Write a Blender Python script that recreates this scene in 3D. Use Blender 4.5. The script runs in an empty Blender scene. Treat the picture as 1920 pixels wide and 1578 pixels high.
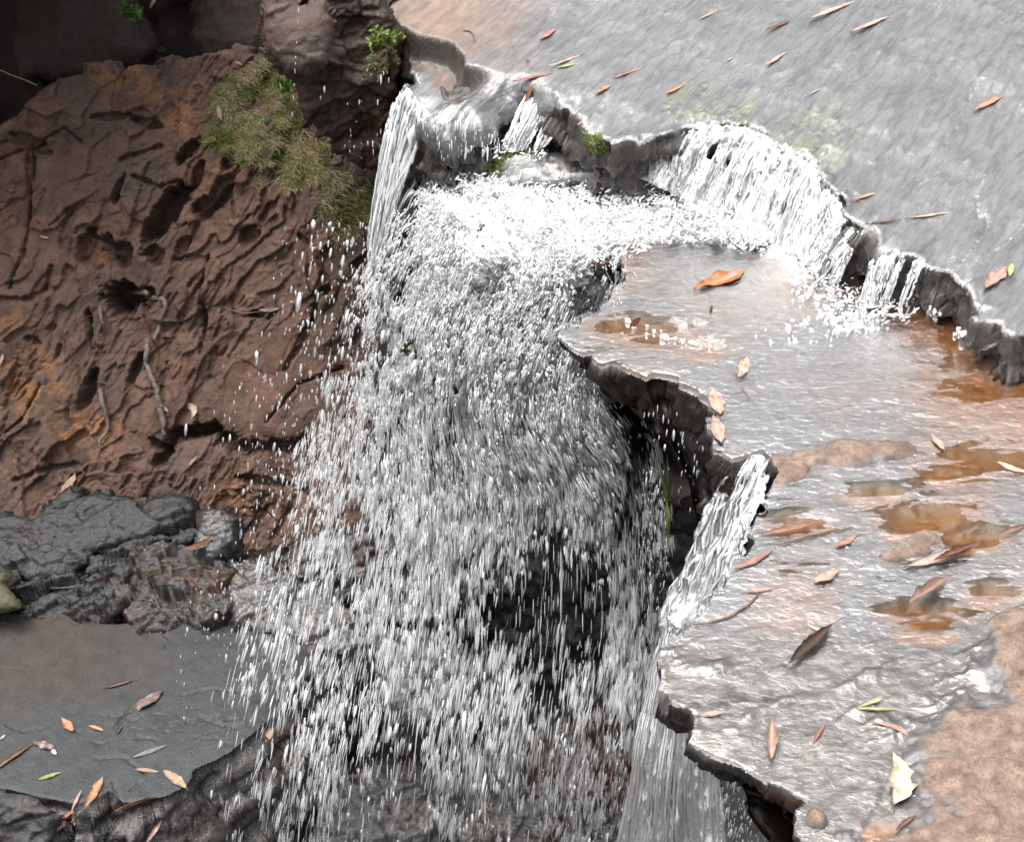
import bpy, math, random
import numpy as np
from mathutils import Vector, Quaternion

# ------------------------------------------------------------------ camera, sky, sun
C = bpy.context.scene
COL = C.collection
random.seed(7)
RNG = np.random.default_rng(11)

PITCH = math.radians(35.0)
CAMZ = 2.42
FPX = 3200.0                       # focal length in photo pixels (photo 1920 x 1578)
cam_d = bpy.data.cameras.new('camera')
cam = bpy.data.objects.new('camera', cam_d)
COL.objects.link(cam)
cam.location = (0, 0, CAMZ)
cam.rotation_euler = (math.pi / 2 - PITCH, 0, 0)
cam_d.sensor_width = 36.0
cam_d.lens = 36.0 * FPX / 1920.0
cam_d.clip_start = 0.05
cam_d.clip_end = 400
C.camera = cam

SUN_EL, SUN_AZ = math.radians(74), math.radians(-105)     # azimuth from +Y towards +X
sun_dir = Vector((math.sin(SUN_AZ) * math.cos(SUN_EL), math.cos(SUN_AZ) * math.cos(SUN_EL), math.sin(SUN_EL)))
W = bpy.data.worlds.new('World')
C.world = W
W.use_nodes = True
wn, wl = W.node_tree.nodes, W.node_tree.links
sky = wn.new('ShaderNodeTexSky')
sky.sky_type = 'NISHITA'
sky.sun_disc = False
sky.sun_elevation = SUN_EL
sky.sun_rotation = SUN_AZ
sky.air_density = 1.0
sky.dust_density = 6.0
sky.ozone_density = 1.0
hs = wn.new('ShaderNodeHueSaturation')
hs.inputs['Saturation'].default_value = 0.22            # thin bright cloud: nearly neutral
wl.new(sky.outputs[0], hs.inputs['Color'])
wl.new(hs.outputs[0], wn['Background'].inputs['Color'])
wn['Background'].inputs['Strength'].default_value = 0.15

sun_d = bpy.data.lights.new('sun', 'SUN')
sun_d.energy = 1.6
sun_d.angle = math.radians(50)
sun_d.color = (1.0, 0.97, 0.92)
sun = bpy.data.objects.new('sun', sun_d)
COL.objects.link(sun)
sun.rotation_euler = (-sun_dir).to_track_quat('-Z', 'Y').to_euler()

C.view_settings.view_transform = 'Standard'
C.view_settings.look = 'None'
C.view_settings.exposure = 1.5
C.view_settings.gamma = 1.0
C.render.engine = 'CYCLES'
C.cycles.max_bounces = 14
C.cycles.diffuse_bounces = 12
C.cycles.transmission_bounces = 12
C.cycles.glossy_bounces = 4
C.cycles.transparent_max_bounces = 24
C.cycles.use_denoising = True
C.cycles.denoising_prefilter = 'ACCURATE'
C.cycles.caustics_reflective = False
C.cycles.caustics_refractive = False

# ------------------------------------------------------------------ maths helpers
EYE = np.array([0.0, 0.0, CAMZ])
FWD = np.array([0, math.cos(PITCH), -math.sin(PITCH)])
UPV = np.array([0, math.sin(PITCH), math.cos(PITCH)])
RGT = np.array([1.0, 0, 0])


def ray(px, py):
    d = FWD * FPX + RGT * (px - 960.0) - UPV * (py - 789.0)
    return d / np.linalg.norm(d)


def at_z(px, py, z):
    d = ray(px, py)
    return EYE + d * ((z - CAMZ) / d[2])


def at_y(px, py, y):
    d = ray(px, py)
    return EYE + d * (y / d[1])


class Plane:
    def __init__(self, p, n, ux=(1, 0, 0)):
        self.p = np.array(p, float)
        self.n = np.array(n, float) / np.linalg.norm(n)
        u = np.array(ux, float)
        u = u - self.n * u.dot(self.n)
        self.u = u / np.linalg.norm(u)
        self.v = np.cross(self.n, self.u)

    def hit(self, px, py):
        d = ray(px, py)
        return EYE + d * ((self.p - EYE).dot(self.n) / d.dot(self.n))

    def uv(self, P):
        q = np.asarray(P) - self.p
        return np.stack([q @ self.u, q @ self.v], -1)

    def px(self, px, py):
        return self.uv(self.hit(px, py))

    def at(self, uv):
        uv = np.asarray(uv)
        return self.p + uv[..., :1] * self.u + uv[..., 1:2] * self.v


def plane3(a, b, c):
    n = np.cross(b - a, c - a)
    n = n / np.linalg.norm(n)
    if n.dot(EYE - a) < 0:
        n = -n
    return Plane(a, n)


_perm = np.random.default_rng(3).permutation(4096).astype(np.int64)
_val = np.random.default_rng(4).uniform(-1, 1, 4096)


def _h(i, j, k, s):
    a = _perm[(i + s * 131) & 4095]
    a = _perm[(a + j) & 4095]
    return (a + k) & 4095


def vnoise(P, seed=0):
    P = np.asarray(P, float)
    if P.shape[-1] == 2:
        P = np.concatenate([P, np.zeros(P.shape[:-1] + (1,))], -1)
    I = np.floor(P).astype(np.int64)
    f = P - I
    f = f * f * f * (f * (f * 6 - 15) + 10)
    i, j, k = I[..., 0], I[..., 1], I[..., 2]
    x, y, z = f[..., 0], f[..., 1], f[..., 2]
    out = 0
    for a in (0, 1):
        wx = x if a else 1 - x
        for b in (0, 1):
            wy = y if b else 1 - y
            for c in (0, 1):
                wz = z if c else 1 - z
                out = out + wx * wy * wz * _val[_perm[_h(i + a, j + b, k + c, seed)]]
    return out


def fbm(P, octv=4, gain=0.5, seed=0):
    P = np.asarray(P, float)
    s, a, o = 0, 1.0, 0
    for q in range(octv):
        o = o + a * vnoise(P * 2.03 ** q + 17.3 * q, seed + q)
        s += a
        a *= gain
    return o / s


def ridged(P, octv=4, gain=0.5, seed=0):
    P = np.asarray(P, float)
    s, a, o = 0, 1.0, 0
    for q in range(octv):
        o = o + a * (1 - 2 * np.abs(vnoise(P * 2.03 ** q + 9.1 * q, seed + q)))
        s += a
        a *= gain
    return o / s


def worley(P, seed=0):
    """2-D cells: F1, F2, a random value per cell and the offset from the cell's seed point."""
    P = np.asarray(P, float)[..., :2]
    I = np.floor(P).astype(np.int64)
    f1 = np.full(P.shape[0], 9.0)
    f2 = np.full(P.shape[0], 9.0)
    rid = np.zeros(P.shape[0])
    off = np.zeros((P.shape[0], 2))
    for a in (-1, 0, 1):
        for b in (-1, 0, 1):
            i, j = I[:, 0] + a, I[:, 1] + b
            h = _perm[_h(i, j, 0, seed)]
            cx = i + 0.5 + 0.48 * _val[h]
            cy = j + 0.5 + 0.48 * _val[(h + 777) & 4095]
            d = np.hypot(P[:, 0] - cx, P[:, 1] - cy)
            m = d < f1
            f2 = np.where(m, f1, np.minimum(f2, d))
            rid = np.where(m, _val[(h + 99) & 4095], rid)
            off = np.where(m[:, None], np.stack([P[:, 0] - cx, P[:, 1] - cy], -1), off)
            f1 = np.where(m, d, f1)
    return f1, f2, rid, off


def facets(P, seed, tilt=0.35, lift=0.3):
    """broken rock: flat chips, each at its own height and tilt (in cell units)"""
    f1, f2, rid, o = worley(P, seed)
    r2 = np.sin(rid * 91.7)
    return lift * rid + tilt * (o[:, 0] * r2 + o[:, 1] * np.cos(rid * 57.3)), f2 - f1


def sstep(a, b, x):
    t = np.clip((x - a) / (b - a), 0, 1)
    return t * t * (3 - 2 * t)


def rot2(P, deg):
    c, s = math.cos(math.radians(deg)), math.sin(math.radians(deg))
    return np.stack([P[:, 0] * c + P[:, 1] * s, -P[:, 0] * s + P[:, 1] * c], -1)


def resample(poly, step):
    out = []
    n = len(poly)
    for i in range(n):
        a, b = poly[i], poly[(i + 1) % n]
        k = max(1, int(np.linalg.norm(b - a) / step))
        for j in range(k):
            out.append(a + (b - a) * j / k)
    return np.array(out)


def rough_outline(poly, step, amp, freq, seed):
    p = resample(poly, step)
    t = np.roll(p, -1, 0) - np.roll(p, 1, 0)
    t = t / (np.linalg.norm(t, axis=1, keepdims=True) + 1e-12)
    nn = np.stack([t[:, 1], -t[:, 0]], -1)
    # straight chips broken out of the rim, plus fine roughness
    ch, _ = facets(p * freq * 1.3 + 0.2 * fbm(p * freq, 2, 0.5, seed + 1)[:, None], seed + 2, 0.5, 0.6)
    return p + nn * (fbm(p * freq, 4, 0.6, seed) * amp * 0.5 + ch * amp * 1.5)[:, None]


def seg_dist(P, A, B):
    """distance to polyline segments A->B, nearest point, nearest index"""
    best = np.full(len(P), 1e9)
    near = np.zeros((len(P), 2))
    idx = np.zeros(len(P), int)
    for k in range(len(A)):
        a, d = A[k], B[k] - A[k]
        L2 = d.dot(d) + 1e-18
        t = np.clip(((P - a) @ d) / L2, 0, 1)
        q = a + t[:, None] * d
        e = ((P - q) ** 2).sum(1)
        m = e < best
        best[m] = e[m]
        near[m] = q[m]
        idx[m] = k
    return np.sqrt(best), near, idx


def inside(P, poly):
    r = np.zeros(len(P), bool)
    n = len(poly)
    for k in range(n):
        a, b = poly[k], poly[(k + 1) % n]
        if a[1] == b[1]:
            continue
        c = ((a[1] > P[:, 1]) != (b[1] > P[:, 1])) & (P[:, 0] < (b[0] - a[0]) * (P[:, 1] - a[1]) / (b[1] - a[1]) + a[0])
        r ^= c
    return r


# ------------------------------------------------------------------ object helpers
def mesh_obj(name, V, F, mat, parent=None, attrs=None, smooth=True, mat_idx=None):
    """V (n,3); F list of arrays, each (m,3) or (m,4)"""
    me = bpy.data.meshes.new(name)
    V = np.asarray(V, np.float32)
    F = [np.asarray(f, np.int32) for f in (F if isinstance(F, list) else [F]) if len(f)]
    loops = np.concatenate([f.ravel() for f in F])
    sizes = np.concatenate([np.full(len(f), f.shape[1], np.int32) for f in F])
    starts = np.concatenate([[0], np.cumsum(sizes)[:-1]]).astype(np.int32)
    me.vertices.add(len(V))
    me.vertices.foreach_set('co', V.ravel())
    me.loops.add(len(loops))
    me.loops.foreach_set('vertex_index', loops)
    me.polygons.add(len(sizes))
    me.polygons.foreach_set('loop_start', starts)
    me.polygons.foreach_set('use_smooth', np.full(len(sizes), smooth, bool))
    for k, a in (attrs or {}).items():
        at = me.attributes.new(k, 'FLOAT', 'POINT')
        at.data.foreach_set('value', np.asarray(a, np.float32))
    me.update(calc_edges=True)
    me.validate()
    for m in (mat if isinstance(mat, (list, tuple)) else [mat]):
        me.materials.append(m)
    o = bpy.data.objects.new(name, me)
    COL.objects.link(o)
    if parent is not None:
        o.parent = parent
    return o


def tag(o, label=None, cat=None, group=None, kind=None):
    for k, v in (('label', label), ('category', cat), ('group', group), ('kind', kind)):
        if v:
            o[k] = v
    return o


def grid_fill(poly, step, R=0.32):
    """quad-fill a polygon with a square grid whose rim is snapped to the outline"""
    lo, hi = poly.min(0) - step * 1.5, poly.max(0) + step * 1.5
    nx, ny = int((hi[0] - lo[0]) / step) + 2, int((hi[1] - lo[1]) / step) + 2
    xs, ys = lo[0] + np.arange(nx) * step, lo[1] + np.arange(ny) * step
    G = np.zeros((ny, nx), bool)
    D = np.full((ny, nx), R * R)
    NX, NY = np.zeros((ny, nx)), np.zeros((ny, nx))
    n = len(poly)
    for k in range(n):
        a, b = poly[k], poly[(k + 1) % n]
        y0, y1 = min(a[1], b[1]), max(a[1], b[1])
        r0, r1 = np.searchsorted(ys, y0), np.searchsorted(ys, y1)     # rows with y0 <= y < y1
        if r1 > r0:
            xc = a[0] + (ys[r0:r1] - a[1]) * (b[0] - a[0]) / (b[1] - a[1])
            G[r0:r1] ^= xs[None, :] < xc[:, None]
        j0, j1 = np.searchsorted(ys, y0 - R), np.searchsorted(ys, y1 + R)
        i0, i1 = np.searchsorted(xs, min(a[0], b[0]) - R), np.searchsorted(xs, max(a[0], b[0]) + R)
        X, Y = xs[None, i0:i1], ys[j0:j1, None]
        d = b - a
        t = np.clip(((X - a[0]) * d[0] + (Y - a[1]) * d[1]) / (d.dot(d) + 1e-18), 0, 1)
        qx, qy = a[0] + t * d[0], a[1] + t * d[1]
        e = (X - qx) ** 2 + (Y - qy) ** 2
        S = D[j0:j1, i0:i1]
        m = e < S
        S[m] = e[m]
        NX[j0:j1, i0:i1][m] = qx[m]
        NY[j0:j1, i0:i1][m] = qy[m]
    cnt = G[:-1, :-1].astype(int) + G[1:, :-1] + G[:-1, 1:] + G[1:, 1:]
    cy, cx = np.nonzero(cnt >= 2)
    q = np.stack([cy * nx + cx, cy * nx + cx + 1, (cy + 1) * nx + cx + 1, (cy + 1) * nx + cx], -1)
    used = np.unique(q)
    remap = np.full(nx * ny, -1)
    remap[used] = np.arange(len(used))
    q = remap[q]
    iy, ix = used // nx, used % nx
    P = np.stack([xs[ix], ys[iy]], -1)
    ins = G.ravel()[used]
    d = np.sqrt(D.ravel()[used])
    P[~ins] = np.stack([NX.ravel()[used], NY.ravel()[used]], -1)[~ins]
    d[~ins] = 0
    return P, q, d


def boundary_loops(q):
    e = np.concatenate([q[:, [i, (i + 1) % 4]] for i in range(4)])
    key = np.sort(e, 1)
    _, inv, cnt = np.unique(key[:, 0].astype(np.int64) * 10_000_000 + key[:, 1], return_inverse=True, return_counts=True)
    return e[cnt[inv] == 1]


def rock(name, plane, outline_px, mat, step, disp, skirt, rough=(0.012, 9.0), edge=(0.02, 0.02), seed=0, skirt_dir=None,
         skirt_noise=0.02, uv_outline=None, side_mat=None, parent=None, inset_w=None, lean=None):
    """A solid rock: outline (photo pixels on a plane in space), displaced top face, and a broken side that
    goes down `skirt` = [(depth, inset), ...]."""
    poly = np.array(uv_outline, float) if uv_outline is not None else np.array([plane.px(*p) for p in outline_px])
    poly = rough_outline(poly, max(step * 1.6, 0.008), rough[0], rough[1], seed)
    P, q, sd = grid_fill(poly, step)
    off, attrs = disp(P, plane.at(P), sd)
    r, h = edge
    t = np.clip(sd / r, 0, 1)
    off = off - h * (1 - np.sqrt(1 - (1 - t) ** 2))
    V = plane.at(P) + off[:, None] * plane.n
    F = [q]
    e = boundary_loops(q)
    bidx = np.unique(e)
    mp = np.full(len(V), -1)
    mp[bidx] = np.arange(len(bidx))
    eb = mp[e]
    # outward direction in the plane
    ctr = np.zeros((len(bidx), 2))
    tang = np.zeros((len(bidx), 2))
    for a, b in ((0, 1), (1, 0)):
        s = 1 if a == 0 else 1
        np.add.at(tang, eb[:, a], P[e[:, 1]] - P[e[:, 0]])
    nn = np.stack([tang[:, 1], -tang[:, 0]], -1)
    nn /= np.linalg.norm(nn, axis=1, keepdims=True) + 1e-9
    for _ in range(25):                                # even out the directions along the rim
        acc = nn.copy()
        np.add.at(acc, eb[:, 0], nn[eb[:, 1]])
        np.add.at(acc, eb[:, 1], nn[eb[:, 0]])
        nn = acc / (np.linalg.norm(acc, axis=1, keepdims=True) + 1e-9)
    out3 = nn[:, :1] * plane.u + nn[:, 1:2] * plane.v
    iw = inset_w(P[bidx])[:, None] if inset_w else 1.0
    if lean:
        lw, lv = lean(P[bidx])
        out_in = out3 * (1 - lw[:, None]) + lw[:, None] * np.array(lv)
    else:
        out_in = out3
    sdir = -plane.n if skirt_dir is None else np.array(skirt_dir, float)
    base = V[bidx]
    rings = [base]
    depths = [0.0]
    # densify the skirt
    prof = [(0.0, 0.0)] + list(skirt)
    for (d0, i0), (d1, i1) in zip(prof[:-1], prof[1:]):
        k = max(1, int((d1 - d0) / max(step * 2.2, 0.012)))
        k = min(k, 40)
        for j in range(1, k + 1):
            d = d0 + (d1 - d0) * j / k
            ins = i0 + (i1 - i0) * j / k
            R = base + sdir * d - out_in * (ins * iw)
            am = skirt_noise * min(1, d / 0.04)
            sc2 = np.stack([R[:, 0] * 8 - R[:, 1] * 6, R[:, 2] * 20 + 0.8 * fbm(R * 5, 2, 0.5, seed + 41)], -1)
            nz = 0.6 * fbm(R * 9.0, 4, 0.55, seed + 40) + 2.1 * facets(sc2, seed + 42, 0.5, 0.5)[0] + 0.9 * facets(sc2 * 2.6, seed + 43, 0.5, 0.5)[0]
            R = R + out3 * (nz * am)[:, None]
            rings.append(R)
            depths.append(d)
    n0, nb = len(V), len(bidx)
    SV = np.concatenate(rings)
    SF = []
    for k in range(len(rings) - 1):
        a, b = n0 + k * nb, n0 + (k + 1) * nb
        SF.append(np.stack([eb[:, 1] + a, eb[:, 0] + a, eb[:, 0] + b, eb[:, 1] + b], -1))
    SF = np.concatenate(SF)
    full = {}
    for k, a in attrs.items():
        a = np.broadcast_to(a, (n0,))
        full[k] = np.concatenate([a, np.tile(a[bidx], len(rings))])
    full['side'] = np.concatenate([np.zeros(n0), np.repeat(np.clip(np.array(depths) / 0.006, 0, 1), nb)])
    o = mesh_obj(name, np.concatenate([V, SV]), [q, SF], mat, parent, full)
    if side_mat is not None:
        o.data.materials.append(side_mat)
        mi = np.concatenate([np.zeros(len(q), np.int32), np.ones(len(SF), np.int32)])
        if len(o.data.polygons) == len(mi):
            o.data.polygons.foreach_set('material_index', mi)
    return o


# ------------------------------------------------------------------ materials
class NT:
    def __init__(self, name):
        self.m = bpy.data.materials.new(name)
        self.m.use_nodes = True
        self.t = self.m.node_tree
        self.t.nodes.clear()
        self.out = self.t.nodes.new('ShaderNodeOutputMaterial')

    def n(self, typ, **kw):
        nd = self.t.nodes.new('ShaderNode' + typ)
        for k, v in kw.items():
            setattr(nd, k, v)
        return nd

    def put(self, sock, v):
        if isinstance(v, bpy.types.NodeSocket):
            self.t.links.new(v, sock)
        else:
            if isinstance(v, (tuple, list)) and len(v) == 3 and sock.type == 'RGBA':
                v = tuple(v) + (1,)
            sock.default_value = v

    def coord(self, rotz=0.0, scale=(1, 1, 1)):
        tc = self.n('TexCoord')
        r = tc.outputs['Object']
        if rotz:
            mp = self.n('Mapping')
            mp.inputs['Rotation'].default_value = (0, 0, rotz)
            self.put(mp.inputs[0], r)
            r = mp.outputs[0]
        if scale != (1, 1, 1):
            mp = self.n('Mapping')
            mp.inputs['Scale'].default_value = scale
            self.put(mp.inputs[0], r)
            r = mp.outputs[0]
        return r

    def noise(self, vec, scale, detail=4, rough=0.55, dist=0.0, out='Fac'):
        nd = self.n('TexNoise')
        self.put(nd.inputs['Vector'], vec)
        nd.inputs['Scale'].default_value = scale
        nd.inputs['Detail'].default_value = detail
        nd.inputs['Roughness'].default_value = rough
        nd.inputs['Distortion'].default_value = dist
        return nd.outputs[out]

    def ramp(self, v, stops):
        nd = self.n('ValToRGB')
        el = nd.color_ramp.elements
        while len(el) < len(stops):
            el.new(0.5)
        for e, (p, c) in zip(el, stops):
            e.position = p
            e.color = tuple(c) + (1,) if not isinstance(c, (int, float)) else (c, c, c, 1)
        self.put(nd.inputs[0], v)
        return nd.outputs[0]

    def mix(self, fac, a, b, mode='MIX'):
        nd = self.n('MixRGB', blend_type=mode)
        self.put(nd.inputs[0], fac)
        self.put(nd.inputs[1], a)
        self.put(nd.inputs[2], b)
        return nd.outputs[0]

    def math(self, op, a, b=0.0, clamp=False):
        nd = self.n('Math', operation=op, use_clamp=clamp)
        self.put(nd.inputs[0], a)
        self.put(nd.inputs[1], b)
        return nd.outputs[0]

    def attr(self, name):
        return self.n('Attribute', attribute_name=name).outputs['Fac']

    def bump(self, h, strength, dist, normal=None):
        nd = self.n('Bump')
        nd.inputs['Strength'].default_value = strength
        nd.inputs['Distance'].default_value = dist
        self.put(nd.inputs['Height'], h)
        if normal is not None:
            self.put(nd.inputs['Normal'], normal)
        return nd.outputs[0]

    def principled(self, col, rough, normal=None, **kw):
        nd = self.n('BsdfPrincipled')
        self.put(nd.inputs['Base Color'], col)
        self.put(nd.inputs['Roughness'], rough)
        if normal is not None:
            self.put(nd.inputs['Normal'], normal)
        for k, v in kw.items():
            self.put(nd.inputs[k.replace('_', ' ')], v)
        return nd.outputs[0]

    def mixs(self, fac, a, b):
        nd = self.n('MixShader')
        self.put(nd.inputs[0], fac)
        self.put(nd.inputs[1], a)
        self.put(nd.inputs[2], b)
        return nd.outputs[0]

    def wetcoat(self, base, normal, rough=0.06, ior=1.5, gain=1.0, amount=1.0, tint=(1, 1, 1), cap=1.0):
        g = self.n('BsdfGlossy')
        self.put(g.inputs['Color'], tint)
        self.put(g.inputs['Roughness'], rough)
        self.put(g.inputs['Normal'], normal)
        fr = self.n('Fresnel')
        fr.inputs['IOR'].default_value = ior
        self.put(fr.inputs['Normal'], normal)
        f = self.math('MULTIPLY', fr.outputs[0], gain, True)
        f = self.math('MULTIPLY', f, amount, True)
        if cap < 1.0:
            f = self.math('MINIMUM', f, cap)
        return self.mixs(f, base, g.outputs[0])

    def done(self, s):
        self.put(self.out.inputs[0], s)
        return self.m


def mat_rock_brown():
    t = NT('brown_sandstone')
    c = t.coord()
    n1 = t.noise(c, 3.0, 6, 0.6)
    n2 = t.noise(c, 14.0, 8, 0.65)
    n3 = t.noise(c, 90.0, 6, 0.7)
    n4 = t.noise(c, 300.0, 3, 0.6)
    col = t.ramp(n2, [(0.28, (0.055, 0.030, 0.021)), (0.5, (0.116, 0.067, 0.049)), (0.72, (0.19, 0.108, 0.075))])
    col = t.mix(t.ramp(n1, [(0.42, 0), (0.62, 0.75)]), col, (0.085, 0.060, 0.050))
    org = t.math('MULTIPLY', t.attr('iron'), t.ramp(n2, [(0.4, 0), (0.65, 1)]))
    col = t.mix(org, col, (0.27, 0.125, 0.05))
    spk = t.ramp(n3, [(0.3, 1), (0.44, 0)])
    col = t.mix(t.math('MULTIPLY', spk, 0.8), col, (0.03, 0.02, 0.016))
    lgt = t.ramp(n4, [(0.6, 0), (0.75, 1)])
    col = t.mix(t.math('MULTIPLY', lgt, 0.35), col, (0.3, 0.19, 0.14))
    wet = t.attr('wet')
    col = t.mix(t.math('MULTIPLY', wet, 0.72), col, t.mix(0.9, col, (0.03, 0.022, 0.018)))
    col = t.mix(t.math('MULTIPLY', t.attr('moss'), t.ramp(n3, [(0.35, 0), (0.5, 1)])), col, (0.09, 0.12, 0.02))
    hh = t.math('ADD', t.math('MULTIPLY', n3, 0.6), t.math('MULTIPLY', n4, 0.4))
    nb = t.bump(hh, 1.0, 0.011)
    rg = t.math('SUBTRACT', 0.85, t.math('MULTIPLY', wet, 0.5))
    return t.done(t.principled(col, rg, nb, Specular_IOR_Level=0.35))


def mat_rock_dark(name='wet_black_rock', lo=(0.009, 0.008, 0.0075), hi=(0.036, 0.031, 0.029), rough=0.28, spec=0.8, brown=0.3, coat=0.0, bumpd=0.006):
    t = NT(name)
    c = t.coord()
    n1 = t.noise(c, 6.0, 5, 0.6)
    n2 = t.noise(c, 40.0, 7, 0.65)
    n3 = t.noise(c, 170.0, 4, 0.6)
    col = t.ramp(n2, [(0.3, lo), (0.7, hi)])
    col = t.mix(t.math('MULTIPLY', t.ramp(n1, [(0.52, 0), (0.64, 1)]), brown), col, (0.055, 0.022, 0.010))
    nb = t.bump(t.math('ADD', t.math('MULTIPLY', n2, 0.7), t.math('MULTIPLY', n3, 0.3)), 1.0, bumpd * 1.5)
    s = t.principled(col, t.ramp(n2, [(0.3, rough * 0.7), (0.7, rough * 1.5)]), nb, Specular_IOR_Level=spec)
    if coat:
        s = t.wetcoat(s, nb, 0.08, 1.5, coat)
    return t.done(s)


def mat_slab_grey():
    t = NT('damp_grey_slab')
    c = t.coord()
    n1 = t.noise(c, 2.2, 5, 0.6)
    n2 = t.noise(c, 22.0, 8, 0.7)
    n3 = t.noise(c, 160.0, 5, 0.65)
    col = t.ramp(n2, [(0.25, (0.013, 0.015, 0.0165)), (0.75, (0.034, 0.038, 0.041))])
    br = t.math('MULTIPLY', t.attr('brown'), t.ramp(n1, [(0.3, 0.25), (0.65, 0.85)]))
    col = t.mix(br, col, t.ramp(n2, [(0.3, (0.027, 0.020, 0.015)), (0.7, (0.060, 0.041, 0.028))]))
    col = t.mix(t.math('MULTIPLY', t.ramp(n3, [(0.36, 1), (0.46, 0)]), 0.7), col, (0.011, 0.011, 0.012))
    nb = t.bump(t.math('ADD', t.math('MULTIPLY', n2, 0.5), t.math('MULTIPLY', n3, 0.5)), 1.0, 0.006)
    rg = t.math('ADD', 0.5, t.math('MULTIPLY', t.attr('brown'), 0.3))
    return t.done(t.principled(col, rg, nb, Specular_IOR_Level=0.4))


def mat_upper_slab():
    t = NT('streaming_wet_slab')
    a = math.radians(-57)
    c = t.coord(a)
    cs = t.n('Mapping')
    cs.inputs['Scale'].default_value = (0.13, 1.0, 1.0)
    t.put(cs.inputs[0], c)
    s = cs.outputs[0]
    n1 = t.noise(s, 5.0, 6, 0.6)
    n2 = t.noise(s, 42.0, 7, 0.70, 0.5)
    n3 = t.noise(s, 120.0, 5, 0.65, 0.4)
    nl = t.noise(c, 4.0, 4, 0.5)
    col = t.ramp(n2, [(0.34, (0.022, 0.021, 0.021)), (0.62, (0.082, 0.081, 0.081))])
    col = t.mix(t.ramp(n1, [(0.45, 0), (0.7, 0.5)]), col, (0.085, 0.083, 0.078))
    stk = t.math('MULTIPLY', t.ramp(t.noise(s, 22.0, 6, 0.72, 0.3), [(0.36, 1), (0.44, 0)]), 0.85)
    col = t.mix(stk, col, (0.014, 0.013, 0.013))
    gr = t.math('MULTIPLY', t.attr('moss'), t.ramp(n2, [(0.46, 0), (0.6, 1)]))
    col = t.mix(t.math('MULTIPLY', gr, 0.7), col, (0.12, 0.13, 0.032))
    dry = t.math('MULTIPLY', t.attr('dry'), t.ramp(nl, [(0.3, 0.6), (0.6, 1.0)]))
    col = t.mix(dry, col, t.ramp(n2, [(0.3, (0.10, 0.064, 0.047)), (0.7, (0.20, 0.145, 0.115))]))
    amb = t.attr('amber')
    col = t.mix(amb, col, t.ramp(n2, [(0.3, (0.02, 0.006, 0.002)), (0.7, (0.085, 0.026, 0.005))]))  # brown pool bed, its colour darkened for the shadow under the upper plate
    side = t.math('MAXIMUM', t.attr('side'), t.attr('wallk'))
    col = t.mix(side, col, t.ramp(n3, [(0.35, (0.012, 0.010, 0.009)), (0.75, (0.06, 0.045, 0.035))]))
    h = t.math('ADD', t.math('MULTIPLY', n2, 0.65), t.math('MULTIPLY', n3, 0.35))
    nb = t.bump(h, 0.6, 0.010)
    nb2 = t.bump(h, 0.8, 0.009)
    base = t.principled(col, 0.5, nb, Specular_IOR_Level=0.4)
    wet = t.math('SUBTRACT', 1.0, t.math('MULTIPLY', t.attr('dry'), 0.9))
    wet = t.math('MULTIPLY', wet, t.math('SUBTRACT', 1.0, t.math('MULTIPLY', side, 0.7)))
    return t.done(t.wetcoat(base, nb2, 0.16, 1.38, 3.3, wet))


def mat_shelf_rock():
    t = NT('tannin_stained_ledge')
    c = t.coord()
    n1 = t.noise(c, 5.0, 5, 0.6)
    n2 = t.noise(c, 35.0, 7, 0.65)
    n3 = t.noise(c, 160.0, 5, 0.65)
    col = t.ramp(n2, [(0.3, (0.085, 0.034, 0.008)), (0.7, (0.23, 0.095, 0.020))])
    col = t.mix(t.ramp(n1, [(0.45, 0), (0.65, 0.7)]), col, (0.13, 0.085, 0.055))
    grey = t.attr('grey')
    col = t.mix(grey, col, t.ramp(n2, [(0.3, (0.028, 0.0275, 0.0285)), (0.7, (0.095, 0.0935, 0.094))]))
    dry = t.attr('dry')
    dc = t.ramp(n2, [(0.3, (0.055, 0.037, 0.029)), (0.5, (0.125, 0.083, 0.062)), (0.72, (0.20, 0.142, 0.108))])
    dc = t.mix(t.math('MULTIPLY', t.ramp(n3, [(0.36, 1), (0.47, 0)]), 0.75), dc, (0.05, 0.033, 0.026))
    col = t.mix(dry, col, dc)
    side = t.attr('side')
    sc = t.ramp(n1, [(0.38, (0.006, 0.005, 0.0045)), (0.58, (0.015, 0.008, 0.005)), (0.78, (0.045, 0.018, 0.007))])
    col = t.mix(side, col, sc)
    nb = t.bump(t.math('ADD', t.math('MULTIPLY', n2, 0.6), t.math('MULTIPLY', n3, 0.4)), 0.6, 0.006)
    rg = t.math('ADD', 0.3, t.math('MULTIPLY', dry, 0.5))
    return t.done(t.principled(col, rg, nb, Specular_IOR_Level=0.55))


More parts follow.
